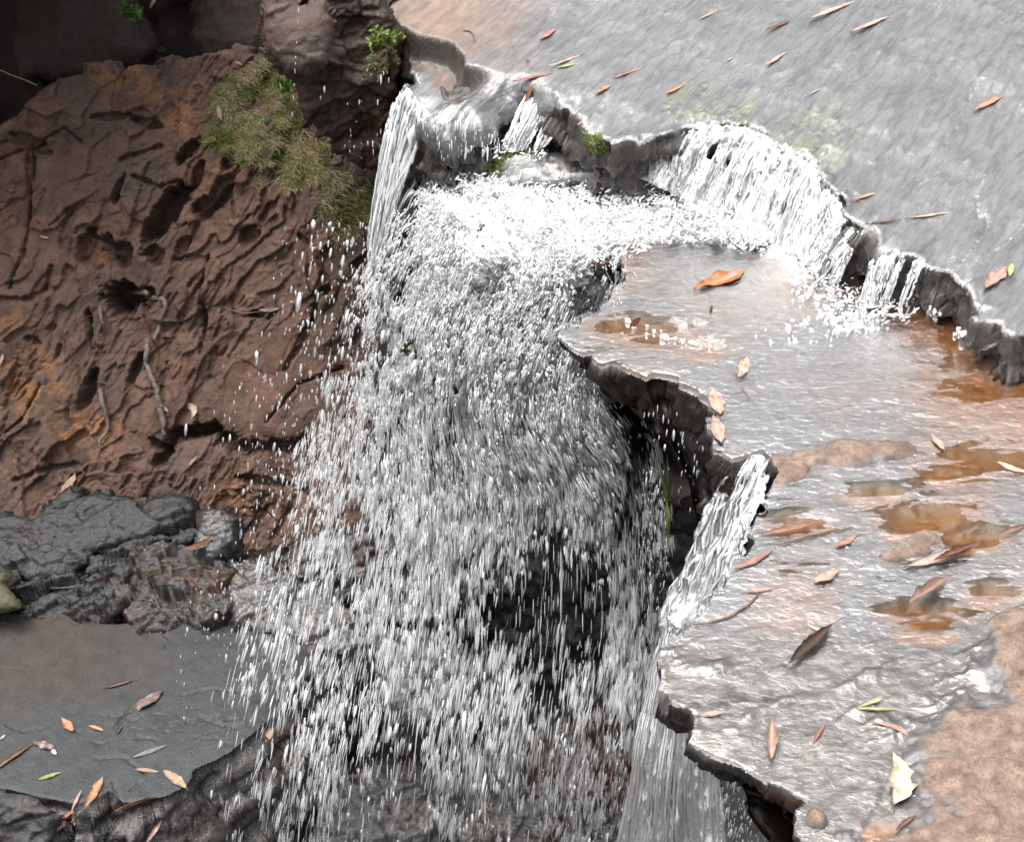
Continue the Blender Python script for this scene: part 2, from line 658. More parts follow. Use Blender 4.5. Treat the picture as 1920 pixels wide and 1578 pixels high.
def mat_film():
    t = NT('clear_running_water')
    c = t.coord()
    cs = t.n('Mapping')
    cs.inputs['Scale'].default_value = (0.6, 1.0, 1.0)
    t.put(cs.inputs[0], c)
    n1 = t.noise(cs.outputs[0], 26.0, 4, 0.5, 0.8)
    n2 = t.noise(cs.outputs[0], 80.0, 5, 0.6, 0.8)
    h = t.math('ADD', t.math('MULTIPLY', n1, 0.6), t.math('MULTIPLY', n2, 0.32))
    nd = t.n('Bump')
    nd.inputs['Distance'].default_value = 0.012
    t.put(nd.inputs['Height'], h)
    n4 = t.noise(c, 30.0, 6, 0.66, 0.4)
    h = t.math('ADD', h, t.math('MULTIPLY', t.math('MULTIPLY', n4, t.attr('rgh')), 0.7))
    t.put(nd.inputs['Height'], h)
    nd.inputs['Strength'].default_value = 0.62
    # backs of the standing ripples lean away up-stream, with crisp rims
    ws = t.n('Mapping')
    ws.inputs['Scale'].default_value = (0.30, 1.0, 1.0)
    t.put(ws.inputs[0], c)
    wn1 = t.noise(ws.outputs[0], 24.0, 4, 0.55, 0.6)
    win = t.math('ADD', t.attr('pm'), t.math('MULTIPLY', t.math('SUBTRACT', wn1, 0.5), 2.6))
    win = t.ramp(win, [(0.50, 0), (0.54, 1)])
    geo = t.n('NewGeometry')
    ad = t.n('VectorMath', operation='ADD')
    t.put(ad.inputs[0], geo.outputs['Normal'])
    ad.inputs[1].default_value = (0.0, 0.17, 0.0)
    nv = t.n('VectorMath', operation='NORMALIZE')
    t.put(nv.inputs[0], ad.outputs[0])
    nm = t.n('Mix', data_type='VECTOR')
    t.put(nm.inputs[0], win)
    sk = {k.identifier: k for k in nm.inputs}
    t.put(sk['A_Vector'], nd.outputs[0])
    t.put(sk['B_Vector'], nv.outputs[0])
    nrm = [k for k in nm.outputs if k.type == 'VECTOR'][0]
    tr = t.n('BsdfTransparent')
    tr.inputs[0].default_value = (0.95, 0.91, 0.86, 1)
    return t.done(t.wetcoat(tr.outputs[0], nrm, 0.07, 1.5, 6.0, t.math('SUBTRACT', 1.0, t.math('MULTIPLY', t.attr('rgh'), 0.62)), cap=0.265))


def mat_white_water(name='white_water', alpha_attr=True, rough=0.18, col=(0.72, 0.74, 0.76, 1)):
    t = NT(name)
    c = t.coord()
    n1 = t.noise(c, 120.0, 4, 0.6)
    nb = t.bump(n1, 0.35, 0.004)
    d = t.n('BsdfDiffuse')
    d.inputs[0].default_value = col
    # aerated water scatters the light that enters it from above whichever way its skin faces
    sc = t.n('VectorMath', operation='SCALE')
    t.put(sc.inputs[0], nb)
    sc.inputs['Scale'].default_value = 0.45
    ad = t.n('VectorMath', operation='ADD')
    t.put(ad.inputs[0], sc.outputs[0])
    ad.inputs[1].default_value = (0.0, -0.2, 0.75)
    nv = t.n('VectorMath', operation='NORMALIZE')
    t.put(nv.inputs[0], ad.outputs[0])
    t.put(d.inputs['Normal'], nv.outputs[0])
    tl = t.n('BsdfTranslucent')
    tl.inputs[0].default_value = col
    body = t.mixs(0.45, d.outputs[0], tl.outputs[0])
    body = t.wetcoat(body, nb, rough, 1.45, 1.6)
    if alpha_attr:
        tr = t.n('BsdfTransparent')
        body = t.mixs(t.attr('alpha'), tr.outputs[0], body)
    return t.done(body)


def mat_leaf():
    t = NT('fallen_leaf')
    oi = t.n('ObjectInfo')
    c = t.coord()
    rnd = t.n('VectorMath', operation='ADD')
    t.put(rnd.inputs[0], c)
    t.put(rnd.inputs[1], oi.outputs['Location'])
    n1 = t.noise(rnd.outputs[0], 45.0, 5, 0.6)
    n2 = t.noise(rnd.outputs[0], 220.0, 4, 0.6)
    col = oi.outputs['Color']
    dark = t.mix(1.0, col, (0.45, 0.36, 0.30), 'MULTIPLY')
    col2 = t.mix(t.ramp(n1, [(0.40, 0), (0.62, 0.8)]), col, dark)
    col2 = t.mix(t.ramp(n2, [(0.62, 0), (0.72, 0.6)]), col2, dark)
    rib = t.attr('rib')
    col2 = t.mix(t.math('MULTIPLY', rib, 0.55), col2, t.mix(1.0, col, (1.35, 1.25, 1.05), 'MULTIPLY'))
    nb = t.bump(n2, 0.3, 0.002)
    p = t.principled(col2, 0.45, nb, Specular_IOR_Level=0.5)
    tl = t.n('BsdfTranslucent')
    t.put(tl.inputs[0], col2)
    return t.done(t.mixs(0.2, p, tl.outputs[0]))


def mat_plain(name, c0, c1, scale=60.0, rough=0.7, transl=0.0):
    t = NT(name)
    n = t.noise(t.coord(), scale, 5, 0.6)
    col = t.ramp(n, [(0.3, c0), (0.7, c1)])
    p = t.principled(col, rough, t.bump(n, 0.4, 0.003))
    if transl:
        tl = t.n('BsdfTranslucent')
        t.put(tl.inputs[0], col)
        p = t.mixs(transl, p, tl.outputs[0])
    return t.done(p)


M_BROWN = mat_rock_brown()
M_DARK = mat_rock_dark()
M_BED = mat_rock_dark('stream_bed_rock', (0.009, 0.0085, 0.0085), (0.038, 0.036, 0.035), 0.4, 0.5, 0.35, 0.3, 0.008)
M_JUMBLE = mat_rock_dark('damp_charcoal_rock', (0.006, 0.006, 0.0063), (0.028, 0.0275, 0.0275), 0.42, 0.45, 0.12, 0.12, 0.007)
M_WETGREY = mat_rock_dark('glossy_wet_rock', (0.014, 0.013, 0.013), (0.055, 0.052, 0.052), 0.3, 0.6, 0.4, 0.6, 0.006)
M_STAIN = mat_rock_dark('rust_stained_rock', (0.007, 0.006, 0.0055), (0.033, 0.026, 0.022), 0.35, 0.5, 0.7, 0.25, 0.008)
M_CAVE = mat_rock_dark('shaded_boulder', (0.018, 0.013, 0.011), (0.07, 0.052, 0.046), 0.7, 0.3, 0.2)
M_OVER = mat_rock_dark('overhang_rock', (0.022, 0.014, 0.011), (0.072, 0.047, 0.039), 0.6, 0.4, 0.3)
M_OVERDARK = mat_rock_dark('rusty_wet_face', (0.008, 0.0045, 0.003), (0.040, 0.017, 0.010), 0.45, 0.4, 0.7)
M_SLAB = mat_slab_grey()
M_UPPER = mat_upper_slab()
M_SHELF = mat_shelf_rock()
M_FILM = mat_film()
M_WHITE = mat_white_water()
M_FOAM = mat_white_water('pool_foam', col=(0.50, 0.515, 0.525, 1))
M_DROP = mat_white_water('falling_drop', col=(0.88, 0.895, 0.91, 1))
M_LEAF = mat_leaf()
M_STRAW = mat_plain('dry_straw', (0.17, 0.145, 0.065), (0.40, 0.34, 0.19), 40, 0.7, 0.25)
M_GREEN = mat_plain('fresh_green', (0.07, 0.095, 0.015), (0.19, 0.24, 0.04), 30, 0.6, 0.25)
M_FERN = mat_plain('deep_green', (0.035, 0.09, 0.015), (0.10, 0.22, 0.04), 30, 0.5, 0.25)
M_ROOT = mat_plain('grey_root_bark', (0.05, 0.04, 0.035), (0.17, 0.135, 0.115), 60, 0.8)
M_TWIG = mat_plain('dark_twig', (0.05, 0.032, 0.022), (0.15, 0.10, 0.07), 80, 0.7)
M_HILL = mat_plain('forest_slope', (0.015, 0.022, 0.01), (0.045, 0.06, 0.025), 0.8, 0.9)

# ------------------------------------------------------------------ planes of the place
UP_A, UP_C, UP_B = 0.25, 0.20, 0.05


def up_z(x, y):
    return UP_A + UP_C * (y - 4.5) + UP_B * (x - 0.5)


PL_UP = Plane((0.5, 4.5, UP_A), (-UP_B, -UP_C, 1))
PL_SH = Plane((0.6, 3.8, 0.0), (-0.03, -0.05, 1))
PL_CL = plane3(at_z(300, 950, -1.45), at_z(300, 110, -0.05), at_z(700, 950, -1.45))
PL_WALL = Plane((-0.1, 4.86, 0.0), (0.12, -1, 0.10))
PL_SLAB = plane3(at_z(50, 1160, -1.52), at_z(550, 1180, -1.56), at_z(250, 1450, -1.57))

# ------------------------------------------------------------------ ground and far slopes
def build_ground():
    n = 90
    g = np.concatenate([-np.geomspace(40, 0.05, n), np.geomspace(0.05, 40, n)])
    X, Y = np.meshgrid(g, g + 4.2)
    P = np.stack([X.ravel(), Y.ravel()], -1)
    r = np.hypot(P[:, 0], P[:, 1] - 4.2)
    z = -2.05 + 0.10 * fbm(P * 2.2, 4, 0.5, 5) + 0.4 * fbm(P * 0.3, 3, 0.5, 8) * sstep(2, 8, r)
    f = sstep(6, 26, r)
    z = z + f * 2.0
    V = np.column_stack([P, z])
    m = 2 * n
    i, j = np.meshgrid(np.arange(m - 1), np.arange(m - 1))
    k = (j * m + i).ravel()
    tag(mesh_obj('ground', V, np.stack([k, k + 1, k + m + 1, k + m], -1), M_BED), kind='structure')
    # unseen wooded slopes round the gorge, shaped to darken the water's reflections
    na, nh = 360, 40
    a = np.linspace(0, 2 * math.pi, na, endpoint=False)
    top = 9 + 10.5 * np.exp(-((np.abs(((a - math.pi / 2 + math.pi) % (2 * math.pi)) - math.pi)) / 1.25) ** 4)
    V = []
    for k in range(nh + 1):
        t = k / nh
        rr = 24 + 9 * t ** 1.3
        R = np.stack([np.cos(a) * rr, np.sin(a) * rr + 4, -1 + top * t], -1)
        nz = fbm(R * 0.45, 5, 0.6, 21)
        R = R + np.stack([np.cos(a), np.sin(a), 0 * a], -1) * (nz * 2.2)[:, None]
        R[:, 2] += fbm(R * 0.5, 5, 0.65, 31) * 4.0 * t
        V.append(R)
    V = np.concatenate(V)
    F = []
    for k in range(nh):
        i = np.arange(na)
        F.append(np.stack([k * na + i, k * na + (i + 1) % na, (k + 1) * na + (i + 1) % na, (k + 1) * na + i], -1))
    tag(mesh_obj('unseen_hills', V, np.concatenate(F), M_HILL, smooth=False), kind='structure')


build_ground()

# ------------------------------------------------------------------ rocks
def disp_upper(P, W3, sd):
    a = rot2(P, 57)                                   # along the flow
    st = a * np.array([2.2, 9.0])
    off = 0.006 * fbm(st, 5, 0.55, 2) + 0.012 * fbm(P * 3.0, 3, 0.5, 6) + 0.0035 * ridged(a * np.array([8, 34.]), 3, 0.55, 9)
    # narrow dark cracks along the flow
    cr = np.abs(fbm(a * np.array([1.2, 5.5]), 4, 0.5, 77))
    off -= 0.007 * sstep(0.016, 0.0, cr) * sstep(0.25, 0.5, fbm(P * 1.7, 2, 0.5, 5))
    edgef = sstep(0.07, 0.0, sd)
    e = (P - PL_UP.px(880, 205)) / np.array([0.26, 0.2])
    tongue = sstep(1.1, 0.7, np.hypot(e[:, 0], e[:, 1]))
    tt = np.clip(sd / 0.15, 0, 1)
    off -= tongue * 0.10 * (1 - np.sqrt(1 - (1 - tt) ** 2))
    off += tongue * 0.012 * ridged(a * np.array([5, 26.]), 3, 0.6, 19)
    off += edgef * 0.022 * facets(rot2(P, 57) * np.array([9., 16.]) + 0.3 * fbm(P * 12, 3, 0.5, 4)[:, None], 31)[0]
    # upper plate ends in a step at the left: the stream bed in front of it is lower
    pts = np.array([PL_UP.px(*p) for p in [(640, -60), (715, -5), (745, 42), (792, 66), (850, 80), (866, 97), (872, 120), (980, 148)]])
    d, near, k = seg_dist(P, pts[:-1], pts[1:])
    tg = (pts[1:] - pts[:-1])[k]
    side = tg[:, 0] * (P - near)[:, 1] - tg[:, 1] * (P - near)[:, 0]
    sg = np.where(side < 0, d, -d) + 0.008 * fbm(P * 11, 2, 0.5, 3)
    fade = sstep(0.26, 0.12, np.linalg.norm(P - PL_UP.px(800, 110), axis=1)) + sstep(PL_UP.px(800, 0)[0], PL_UP.px(700, 0)[0], P[:, 0])
    fade = np.clip(fade, 0, 1)
    off -= 0.085 * sstep(-0.004, 0.030, sg) * fade
    wallk = sstep(-0.004, 0.004, sg) * sstep(0.045, 0.032, sg) * fade
    amber = fade * sstep(0.004, 0.012, sg) * sstep(0.12, 0.07, sg + 0.03 * fbm(P * 14, 3, 0.5, 14))
    q = P - PL_UP.px(800, 20)
    dry = sstep(0.34, 0.1, np.hypot(q[:, 0] * 0.75, q[:, 1] * 0.6) + 0.10 * fbm(P * 7, 4, 0.6, 12)) * (sg < 0)
    moss = np.zeros(len(P))
    for (x, y, r) in ((1310, 195, .10), (1400, 225, .10), (1470, 255, .09), (1560, 235, .10), (1540, 265, .12), (1260, 205, .05), (1330, 215, .08)):
        e = P - PL_UP.px(x, y)
        moss = np.maximum(moss, sstep(1.0, 0.2, np.hypot(e[:, 0], e[:, 1] * 0.6) / r + 0.5 * fbm(P * 16, 4, 0.6, 15)))
    off += moss * 0.006 * np.abs(fbm(P * 60, 3, 0.6, 18))
    return off, dict(dry=np.clip(dry, 0, 1), moss=moss, amber=amber, wallk=wallk)


upper_px = [(640, -80), (700, -20), (716, 5), (742, 45), (760, 80), (752, 130), (757, 165), (775, 195), (800, 222), (850, 232), (905, 225),
            (935, 205), (952, 172), (975, 158), (1000, 165), (1045, 190), (1075, 212), (1092, 235), (1115, 262), (1160, 268), (1205, 258),
            (1250, 242), (1285, 228), (1340, 236), (1400, 238), (1450, 262), (1500, 285), (1535, 303), (1545, 345), (1578, 372), (1590, 412),
            (1630, 432), (1655, 462), (1700, 470), (1735, 490), (1775, 500), (1790, 530), (1822, 562), (1826, 592), (1852, 612), (1895, 626),
            (1960, 628), (2080, 640), (2400, 655), (2700, 300), (2500, -420), (1500, -420), (800, -350)]
upper = rock('upper_ledge', PL_UP, upper_px, M_UPPER, 0.0065, disp_upper, [(0.10, 0.01), (0.30, 0.05), (0.8, 0.3)], rough=(0.020, 13),
             edge=(0.012, 0.008), seed=1, skirt_dir=(0, 0, -1), skirt_noise=0.024)
tag(upper, 'broad grey wet rock slab that the stream runs over, above the white curtain', 'rock ledge')

DRY = [(1575, 852, .16, .055, 6), (1475, 880, .07, .05, 20), (1735, 1008, .055, .03, 0), (1700, 1035, .06, .022, 15), (1915, 1190, .07, .10, 0), (1945, 1260, .10, .12, 0), (1870, 1470, .17, .085, 0), (1960, 1400, .25, .12, 0),
       (1800, 1590, .14, .07, 0), (2050, 1550, .35, .2, 0), (1530, 1535, .02, .02, 0)]


def dry_mask(P):
    m = np.zeros(len(P))
    nz = 0.55 * fbm(P * 9, 5, 0.6, 44)
    for (x, y, a, b, r) in DRY:
        q = rot2(P - PL_SH.px(x, y), r)
        m = np.maximum(m, 1.35 - np.hypot(q[:, 0] / a, q[:, 1] / b) + nz)
    return m                                          # > 0.4 dry


POOLS = [(1235, 615, .15, .035), (1310, 640, .07, .025), (1180, 605, .08, .03), (1870, 720, .16, .05), (1800, 640, .07, .08), (1725, 962, .11, .03), (1830, 1000, .09, .02),
         (1500, 975, .08, .02), (1640, 925, .09, .02), (1740, 1140, .10, .022), (1735, 1183, .08, .015), (1850, 855, .13, .03), (1860, 1105, .07, .02),
         (1650, 1552, .04, .012), (1780, 885, .08, .02), (1690, 990, .05, .015)]


def pool_mask(P):
    m = np.zeros(len(P))
    nz = 0.35 * fbm(P * 12, 4, 0.6, 61)
    for (x, y, a, b) in POOLS:
        q = P - PL_SH.px(x, y)
        m = np.maximum(m, sstep(1.55, 0.35, np.hypot(q[:, 0] / a, q[:, 1] / (b * 2.0)) + nz))
    return m


def pool_tilt(P):
    """backs of standing waves: smooth patches of water that lean away up-stream"""
    h = np.zeros(len(P))
    nz = 0.35 * fbm(P * 12, 4, 0.6, 61)
    for (x, y, a, b) in POOLS:
        q = P - PL_SH.px(x, y)
        m = sstep(1.9, 0.5, np.hypot(q[:, 0] / a, q[:, 1] / (b * 2.0)) + nz)
        h += m * np.clip(-0.07 * q[:, 1], -0.008, 0.008)
    return h


def shelf_rock_off(P):
    low = 0.016 * fbm(P * 2.4, 4, 0.5, 41) + 0.006 * fbm(P * np.array([8, 13.]), 4, 0.55, 42)
    fine = 0.003 * ridged(P * np.array([22, 34.]), 4, 0.6, 43)
    dm = dry_mask(P)
    up = 0.030 * sstep(-0.1, 0.8, dm)
    # lower right ledge is shallow, rough wet rock; the middle is a smooth run of deeper water
    t = sstep(PL_SH.px(1500, 1080)[1], PL_SH.px(1500, 1230)[1], P[:, 1])
    rough = sstep(PL_SH.px(1500, 1130)[1], PL_SH.px(1500, 1260)[1], P[:, 1])
    base = -0.020 + 0.012 * rough
    jag = (0.25 + 0.95 * rough) * (0.009 * ridged(rot2(P, 25) * np.array([5, 12.]), 4, 0.55, 48) + 0.004 * fbm(P * 26, 4, 0.65, 49) + 0.014 * facets(rot2(P, 18) * np.array([5., 11.]) + 0.3 * fbm(P * 8, 3, 0.5, 4)[:, None], 33)[0])
    off = base + low + fine + up + jag - 0.016 * pool_mask(P)
    return off, dm, rough


def crack_px(P, plane, pts, w, depth, seed):
    q = np.array([plane.px(*p) for p in pts])
    d, near, _ = seg_dist(P, q[:-1], q[1:])
    d = d + w * 0.6 * fbm(P * 45, 3, 0.6, seed)
    return -depth * sstep(w, 0.0, d)


def disp_shelf(P, W3, sd):
    off, dm, rough = shelf_rock_off(P)
    off = off + crack_px(P, PL_SH, [(1230, 1295), (1290, 1305), (1340, 1312), (1380, 1300), (1440, 1302), (1470, 1296)], 0.012, 0.05, 3)
    off = off + crack_px(P, PL_SH, [(1390, 1265), (1440, 1255), (1480, 1240)], 0.008, 0.02, 5)
    away = sstep(0.0, 0.25, np.linalg.norm(P - PL_SH.px(1900, 730), axis=1) - 0.12) * sstep(0.02, 0.2, np.linalg.norm(P - PL_SH.px(1760, 600), axis=1))
    grey = np.clip(0.9 + rough * 0.6 + 0.9 * fbm(P * 4, 3, 0.5, 88), 0, 1) * (1 - pool_mask(P)) * away
    return off, dict(dry=sstep(0.3, 0.55, dm), grey=grey)


shelf_px = [(905, 292), (925, 330), (950, 375), (1000, 425), (1060, 462), (1120, 478), (1170, 478), (1176, 525), (1150, 560), (1108, 586), (1062, 606),
            (1048, 628), (1072, 648), (1112, 660), (1160, 688), (1215, 700), (1262, 708), (1300, 728), (1330, 742), (1338, 772), (1338, 800),
            (1350, 850), (1372, 858), (1396, 846), (1446, 832), (1453, 880), (1442, 922), (1420, 962), (1398, 1012), (1372, 1068), (1330, 1122),
            (1285, 1165), (1240, 1208), (1236, 1232), (1252, 1252), (1238, 1288), (1262, 1305), (1296, 1330), (1302, 1384), (1352, 1404),
            (1412, 1436), (1470, 1470), (1512, 1497), (1490, 1535), (1498, 1590), (1530, 1700), (1560, 2000), (2500, 2000), (2700, 500),
            (1950, 420), (1600, 250), (1300, 190), (1000, 215)]
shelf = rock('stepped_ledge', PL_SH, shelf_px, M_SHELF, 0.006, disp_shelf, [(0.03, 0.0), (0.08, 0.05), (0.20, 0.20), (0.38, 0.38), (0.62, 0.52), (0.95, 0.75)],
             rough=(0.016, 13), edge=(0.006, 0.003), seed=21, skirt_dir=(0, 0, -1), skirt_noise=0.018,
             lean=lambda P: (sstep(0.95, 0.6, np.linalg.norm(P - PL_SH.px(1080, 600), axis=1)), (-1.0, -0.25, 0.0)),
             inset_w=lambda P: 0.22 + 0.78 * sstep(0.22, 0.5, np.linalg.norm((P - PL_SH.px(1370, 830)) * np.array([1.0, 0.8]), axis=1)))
tag(shelf, 'brown stained rock shelf under shallow water with a dark undercut edge and dry tan patches', 'rock ledge')


def build_film():
    poly = np.array([PL_SH.px(*p) for p in shelf_px])
    poly = rough_outline(poly, 0.0096, 0.016, 13, 21)
    P, q, sd = grid_fill(poly, 0.005)
    ro, dm, rough = shelf_rock_off(P)
    pm = pool_mask(P)
    # ripples: gentle standing waves, stronger where water is moving
    w = rot2(P, 8)
    rp = 0.0022 * fbm(w * np.array([5.5, 11.]), 3, 0.5, 71) + 0.0008 * fbm(w * np.array([15, 28.]), 3, 0.5, 72)
    rp += 0.0004 * ridged(w * np.array([30, 55.]), 3, 0.5, 73)
    # brown windows are level, calm water
    lev = rp * (1 - 0.6 * pm)
    cut = 0.001 * sstep(0.045, 0.0, sd)
    film = np.maximum(lev - cut, ro + 0.0015 + 0.2 * lev - 0.030 * sstep(0.1, 0.5, dm))
    r, h = 0.004, 0.0015
    t = np.clip(sd / r, 0, 1)
    film = film - h * (1 - np.sqrt(1 - (1 - t) ** 2))
    # level water reflects lower than the sloping rock: tilt calm patches back to horizontal
    V = PL_SH.at(P) + film[:, None] * PL_SH.n
    # how strongly the ripples stand: calm over the smooth rock, strong above the second ledge
    reg = sstep(PL_SH.px(1500, 1200)[1], PL_SH.px(1500, 1100)[1], P[:, 1]) * sstep(PL_SH.px(1500, 850)[1], PL_SH.px(1500, 930)[1], P[:, 1]) * 1.0
    yb, ya = PL_SH.px(1600, 1180)[1], PL_SH.px(1600, 870)[1]
    reg = sstep(yb - 0.08, yb + 0.05, P[:, 1]) * sstep(ya + 0.05, ya - 0.05, P[:, 1]) * sstep(0.42, 0.55, P[:, 0] + 0.55)
    pmw = np.clip(0.85 * pm + 0.17 * reg * (1 - pm) - 0.4 * (ro > lev - cut), 0, 1)
    o = mesh_obj('water', V, q, M_FILM, attrs=dict(pm=pmw, rgh=rough))
    tag(o, kind='structure')
    return o


# --- brown pitted cliff on the left
PITS = [  # px, py, half width, half height, rotation (deg), depth
    (305, 405, 26, 78, -32, .16), (345, 290, 14, 42, -42, .09), (175, 470, 40, 42, -25, .08), (232, 480, 20, 28, 20, .08),
    (228, 560, 38, 40, -10, .20), (275, 565, 22, 26, 0, .06), (165, 735, 14, 50, -18, .10), (168, 620, 9, 48, 4, .07), (385, 395, 22, 26, 15, .07),
    (410, 370, 16, 44, -28, .06), (465, 445, 20, 30, -35, .06), (270, 230, 32, 11, -14, .05), (365, 812, 50, 14, 3, .09), (300, 838, 26, 10, -40, .05),
    (415, 825, 20, 12, 40, .05), (205, 218, 36, 10, 4, .04), (60, 270, 42, 14, -25, .05), (250, 700, 12, 44, -25, .06), (380, 600, 7, 40, 6, .05),
    (560, 640, 5, 60, -30, .04), (500, 905, 60, 14, -8, .05), (110, 660, 6, 20, -20, .03), (370, 330, 10, 34, -20, .05), (430, 300, 14, 30, -35, .06), (60, 640, 16, 10, -20, .03),
    (480, 590, 26, 12, 12, .05), (290, 480, 22, 26, 10, .08), (340, 470, 14, 40, -30, .05), (500, 400, 12, 30, -30, .04), (60, 320, 5, 30, -5, .03), (55, 400, 5, 26, 0, .03), (45, 480, 5, 22, -20, .03),
    (220, 360, 7, 26, -25, .03), (130, 400, 8, 12, -30, .02), (480, 700, 40, 12, -40, .04), (610, 545, 14, 12, 0, .05)]


def disp_cliff(P, W3, sd):
    nrm = fbm(P * 2.0, 4, 0.5, 101)
    off = 0.05 * nrm
    # inclined flaky bedding: sawtooth ledges running from lower left to upper right
    a = rot2(P, 58)
    q = a[:, 1] * 9.0 + 1.4 * fbm(a * np.array([1.6, 3.2]), 4, 0.55, 102) + 0.25 * fbm(P * 20, 3, 0.5, 107)
    saw = q - np.floor(q)
    ctr1 = np.hypot(*((P - PL_CL.px(440, 430)) / np.array([0.0017 * 250, 0.0019 * 210])).T)
    ctr2 = np.hypot(*((P - PL_CL.px(210, 700)) / np.array([0.0017 * 150, 0.0019 * 190])).T)
    flaky = 0.06 + 0.75 * np.maximum(sstep(1.15, 0.5, ctr1), 0.8 * sstep(1.15, 0.5, ctr2))
    amp = flaky * sstep(-0.15, 0.35, fbm(a * np.array([2.5, 4.0]), 3, 0.5, 103))
    off += 0.030 * amp * (1 - saw) * sstep(0.0, 0.06, saw)
    q2 = a[:, 1] * 26.0 + 2.0 * fbm(a * np.array([4.5, 8.]), 4, 0.55, 104)
    s2 = q2 - np.floor(q2)
    amp2 = flaky * sstep(-0.05, 0.3, fbm(a * np.array([5.0, 9.0]), 3, 0.5, 105))
    off += 0.010 * amp2 * (1 - s2) * sstep(0.0, 0.12, s2)
    q3 = a[:, 1] * 62.0 + 2.6 * fbm(a * np.array([9., 16.]), 4, 0.55, 114)
    s3 = q3 - np.floor(q3)
    off += 0.0028 * sstep(0.05, 0.35, fbm(a * np.array([7.0, 12.0]), 3, 0.5, 115)) * (1 - s3) * sstep(0.0, 0.2, s3)
    wf = rot2(P, 52) * np.array([2.6, 5.0]) + 0.35 * fbm(P * 4, 3, 0.5, 117)[:, None]
    off += 0.085 * facets(wf, 118, 0.45, 0.10)[0] + 0.042 * facets(wf * 2.7, 119, 0.4, 0.26)[0] + 0.018 * facets(wf * 6.5, 122, 0.4, 0.3)[0] * sstep(-0.1, 0.3, fbm(P * 3.5, 2, 0.5, 123))
    # small slots
    sl = fbm(a * np.array([9.0, 34.0]), 3, 0.5, 106)
    slm = sstep(0.25, 0.42, sl)
    off -= 0.018 * slm * sstep(0.0, 0.3, fbm(P * 3, 2, 0.5, 109))
    off += 0.012 * fbm(P * 11, 6, 0.62, 110) + 0.005 * ridged(P * 34, 3, 0.6, 111)
    pit = np.zeros(len(P))
    nz = 0.34 * fbm(a * np.array([9., 20.]), 4, 0.6, 120) + 0.22 * fbm(P * 42, 3, 0.6, 121)
    u0 = PL_CL.px(300, 500)
    sx = np.linalg.norm(PL_CL.px(310, 500) - u0) / 10
    sy = np.linalg.norm(PL_CL.px(300, 510) - u0) / 10
    for (x, y, hw, hh, r, dep) in PITS:
        c = PL_CL.px(x, y)
        e = P - c
        e = np.stack([e[:, 0] / sx, e[:, 1] / sy], -1)       # now in photo-pixel units, v up
        cr, sr = math.cos(math.radians(r)), math.sin(math.radians(r))
        ex, ey = e[:, 0] * cr + e[:, 1] * sr, -e[:, 0] * sr + e[:, 1] * cr
        d = np.hypot(ex / hw, ey / hh) + nz
        # steep under the upper rim, running out gently below
        s = sstep(1.0, np.where(ey > 0, 0.86, 0.35), d)
        pit = np.minimum(pit, -1.25 * dep * s)
    off += pit
    smooth = sstep(1.0, 0.6, np.hypot(*(rot2((P - PL_CL.px(520, 720)) / np.array([sx * 130, sy * 130]), 0).T)))
    smo = 0.05 * nrm + 0.006 * fbm(P * 9, 4, 0.5, 130) + 0.03
    off = off * (1 - 0.8 * smooth) + smo * 0.8 * smooth
    for k, ln in enumerate(([(54, 270), (50, 320), (55, 380), (52, 430), (40, 480), (20, 540)], [(236, 330), (222, 365), (215, 380)], [(592, 570), (585, 610), (560, 655), (535, 692)],
                            [(150, 265), (120, 240), (60, 275), (0, 300)], [(225, 300), (265, 285), (300, 272)], [(100, 500), (85, 540), (60, 560), (0, 560)], [(390, 480), (375, 540), (385, 600), (375, 660)],
                            [(470, 590), (500, 600), (520, 580)], [(30, 900), (80, 880), (140, 870)], [(450, 300), (430, 360), (440, 410)], [(250, 330), (300, 350), (330, 340)], [(560, 440), (590, 470), (620, 545)], [(0, 820), (50, 780), (80, 720)],
                            [(640, 690), (560, 720), (500, 790)])):
        off = off + crack_px(P, PL_CL, ln, 0.008 + 0.003 * (k % 3), 0.036, 140 + k)
    # ledge under the smooth slab
    off += crack_px(P, PL_CL, [(300, 860), (335, 815), (400, 802), (440, 842), (520, 838), (580, 830)], 0.035, 0.11, 7)
    iron = np.zeros(len(P))
    for (x, y, r) in ((10, 590, 40), (230, 140, 80), (140, 800, 60), (185, 480, 30), (430, 920, 45), (60, 720, 90), (200, 800, 40), (400, 330, 25), (330, 200, 60)):
        e = (P - PL_CL.px(x, y)) / np.array([sx, sy])
        iron = np.maximum(iron, sstep(1.2, 0.2, np.hypot(e[:, 0], e[:, 1]) / r))
    pxs = 960 + (W3[:, 0]) / ((W3 - EYE) @ FWD) * FPX
    wet = sstep(600, 720, pxs + 60 * fbm(P * 5, 3, 0.5, 133))
    return off, dict(iron=iron, wet=wet, moss=np.zeros(len(P)))


cliff_px = [(-260, 470), (-60, 300), (0, 246), (45, 205), (100, 150), (150, 125), (190, 118), (240, 122), (290, 118), (320, 98), (380, 92), (430, 86),
            (470, 98), (520, 96), (560, 100), (640, 130), (740, 170), (860, 240), (960, 330), (1000, 560), (1000, 900), (980, 1130), (700, 1130), (560, 1110), (420, 1090), (300, 1080),
            (100, 1060), (-120, 1080), (-300, 1100)]
cliff = rock('pitted_cliff', PL_CL, cliff_px, M_BROWN, 0.0043, disp_cliff, [(0.08, -0.01), (0.5, 0.12), (1.1, 0.4)], rough=(0.016, 9), edge=(0.03, 0.018), seed=31, skirt_noise=0.006)
tag(cliff, 'tall red-brown sandstone cliff full of pits and slanting flakes, left of the falling water', 'cliff')


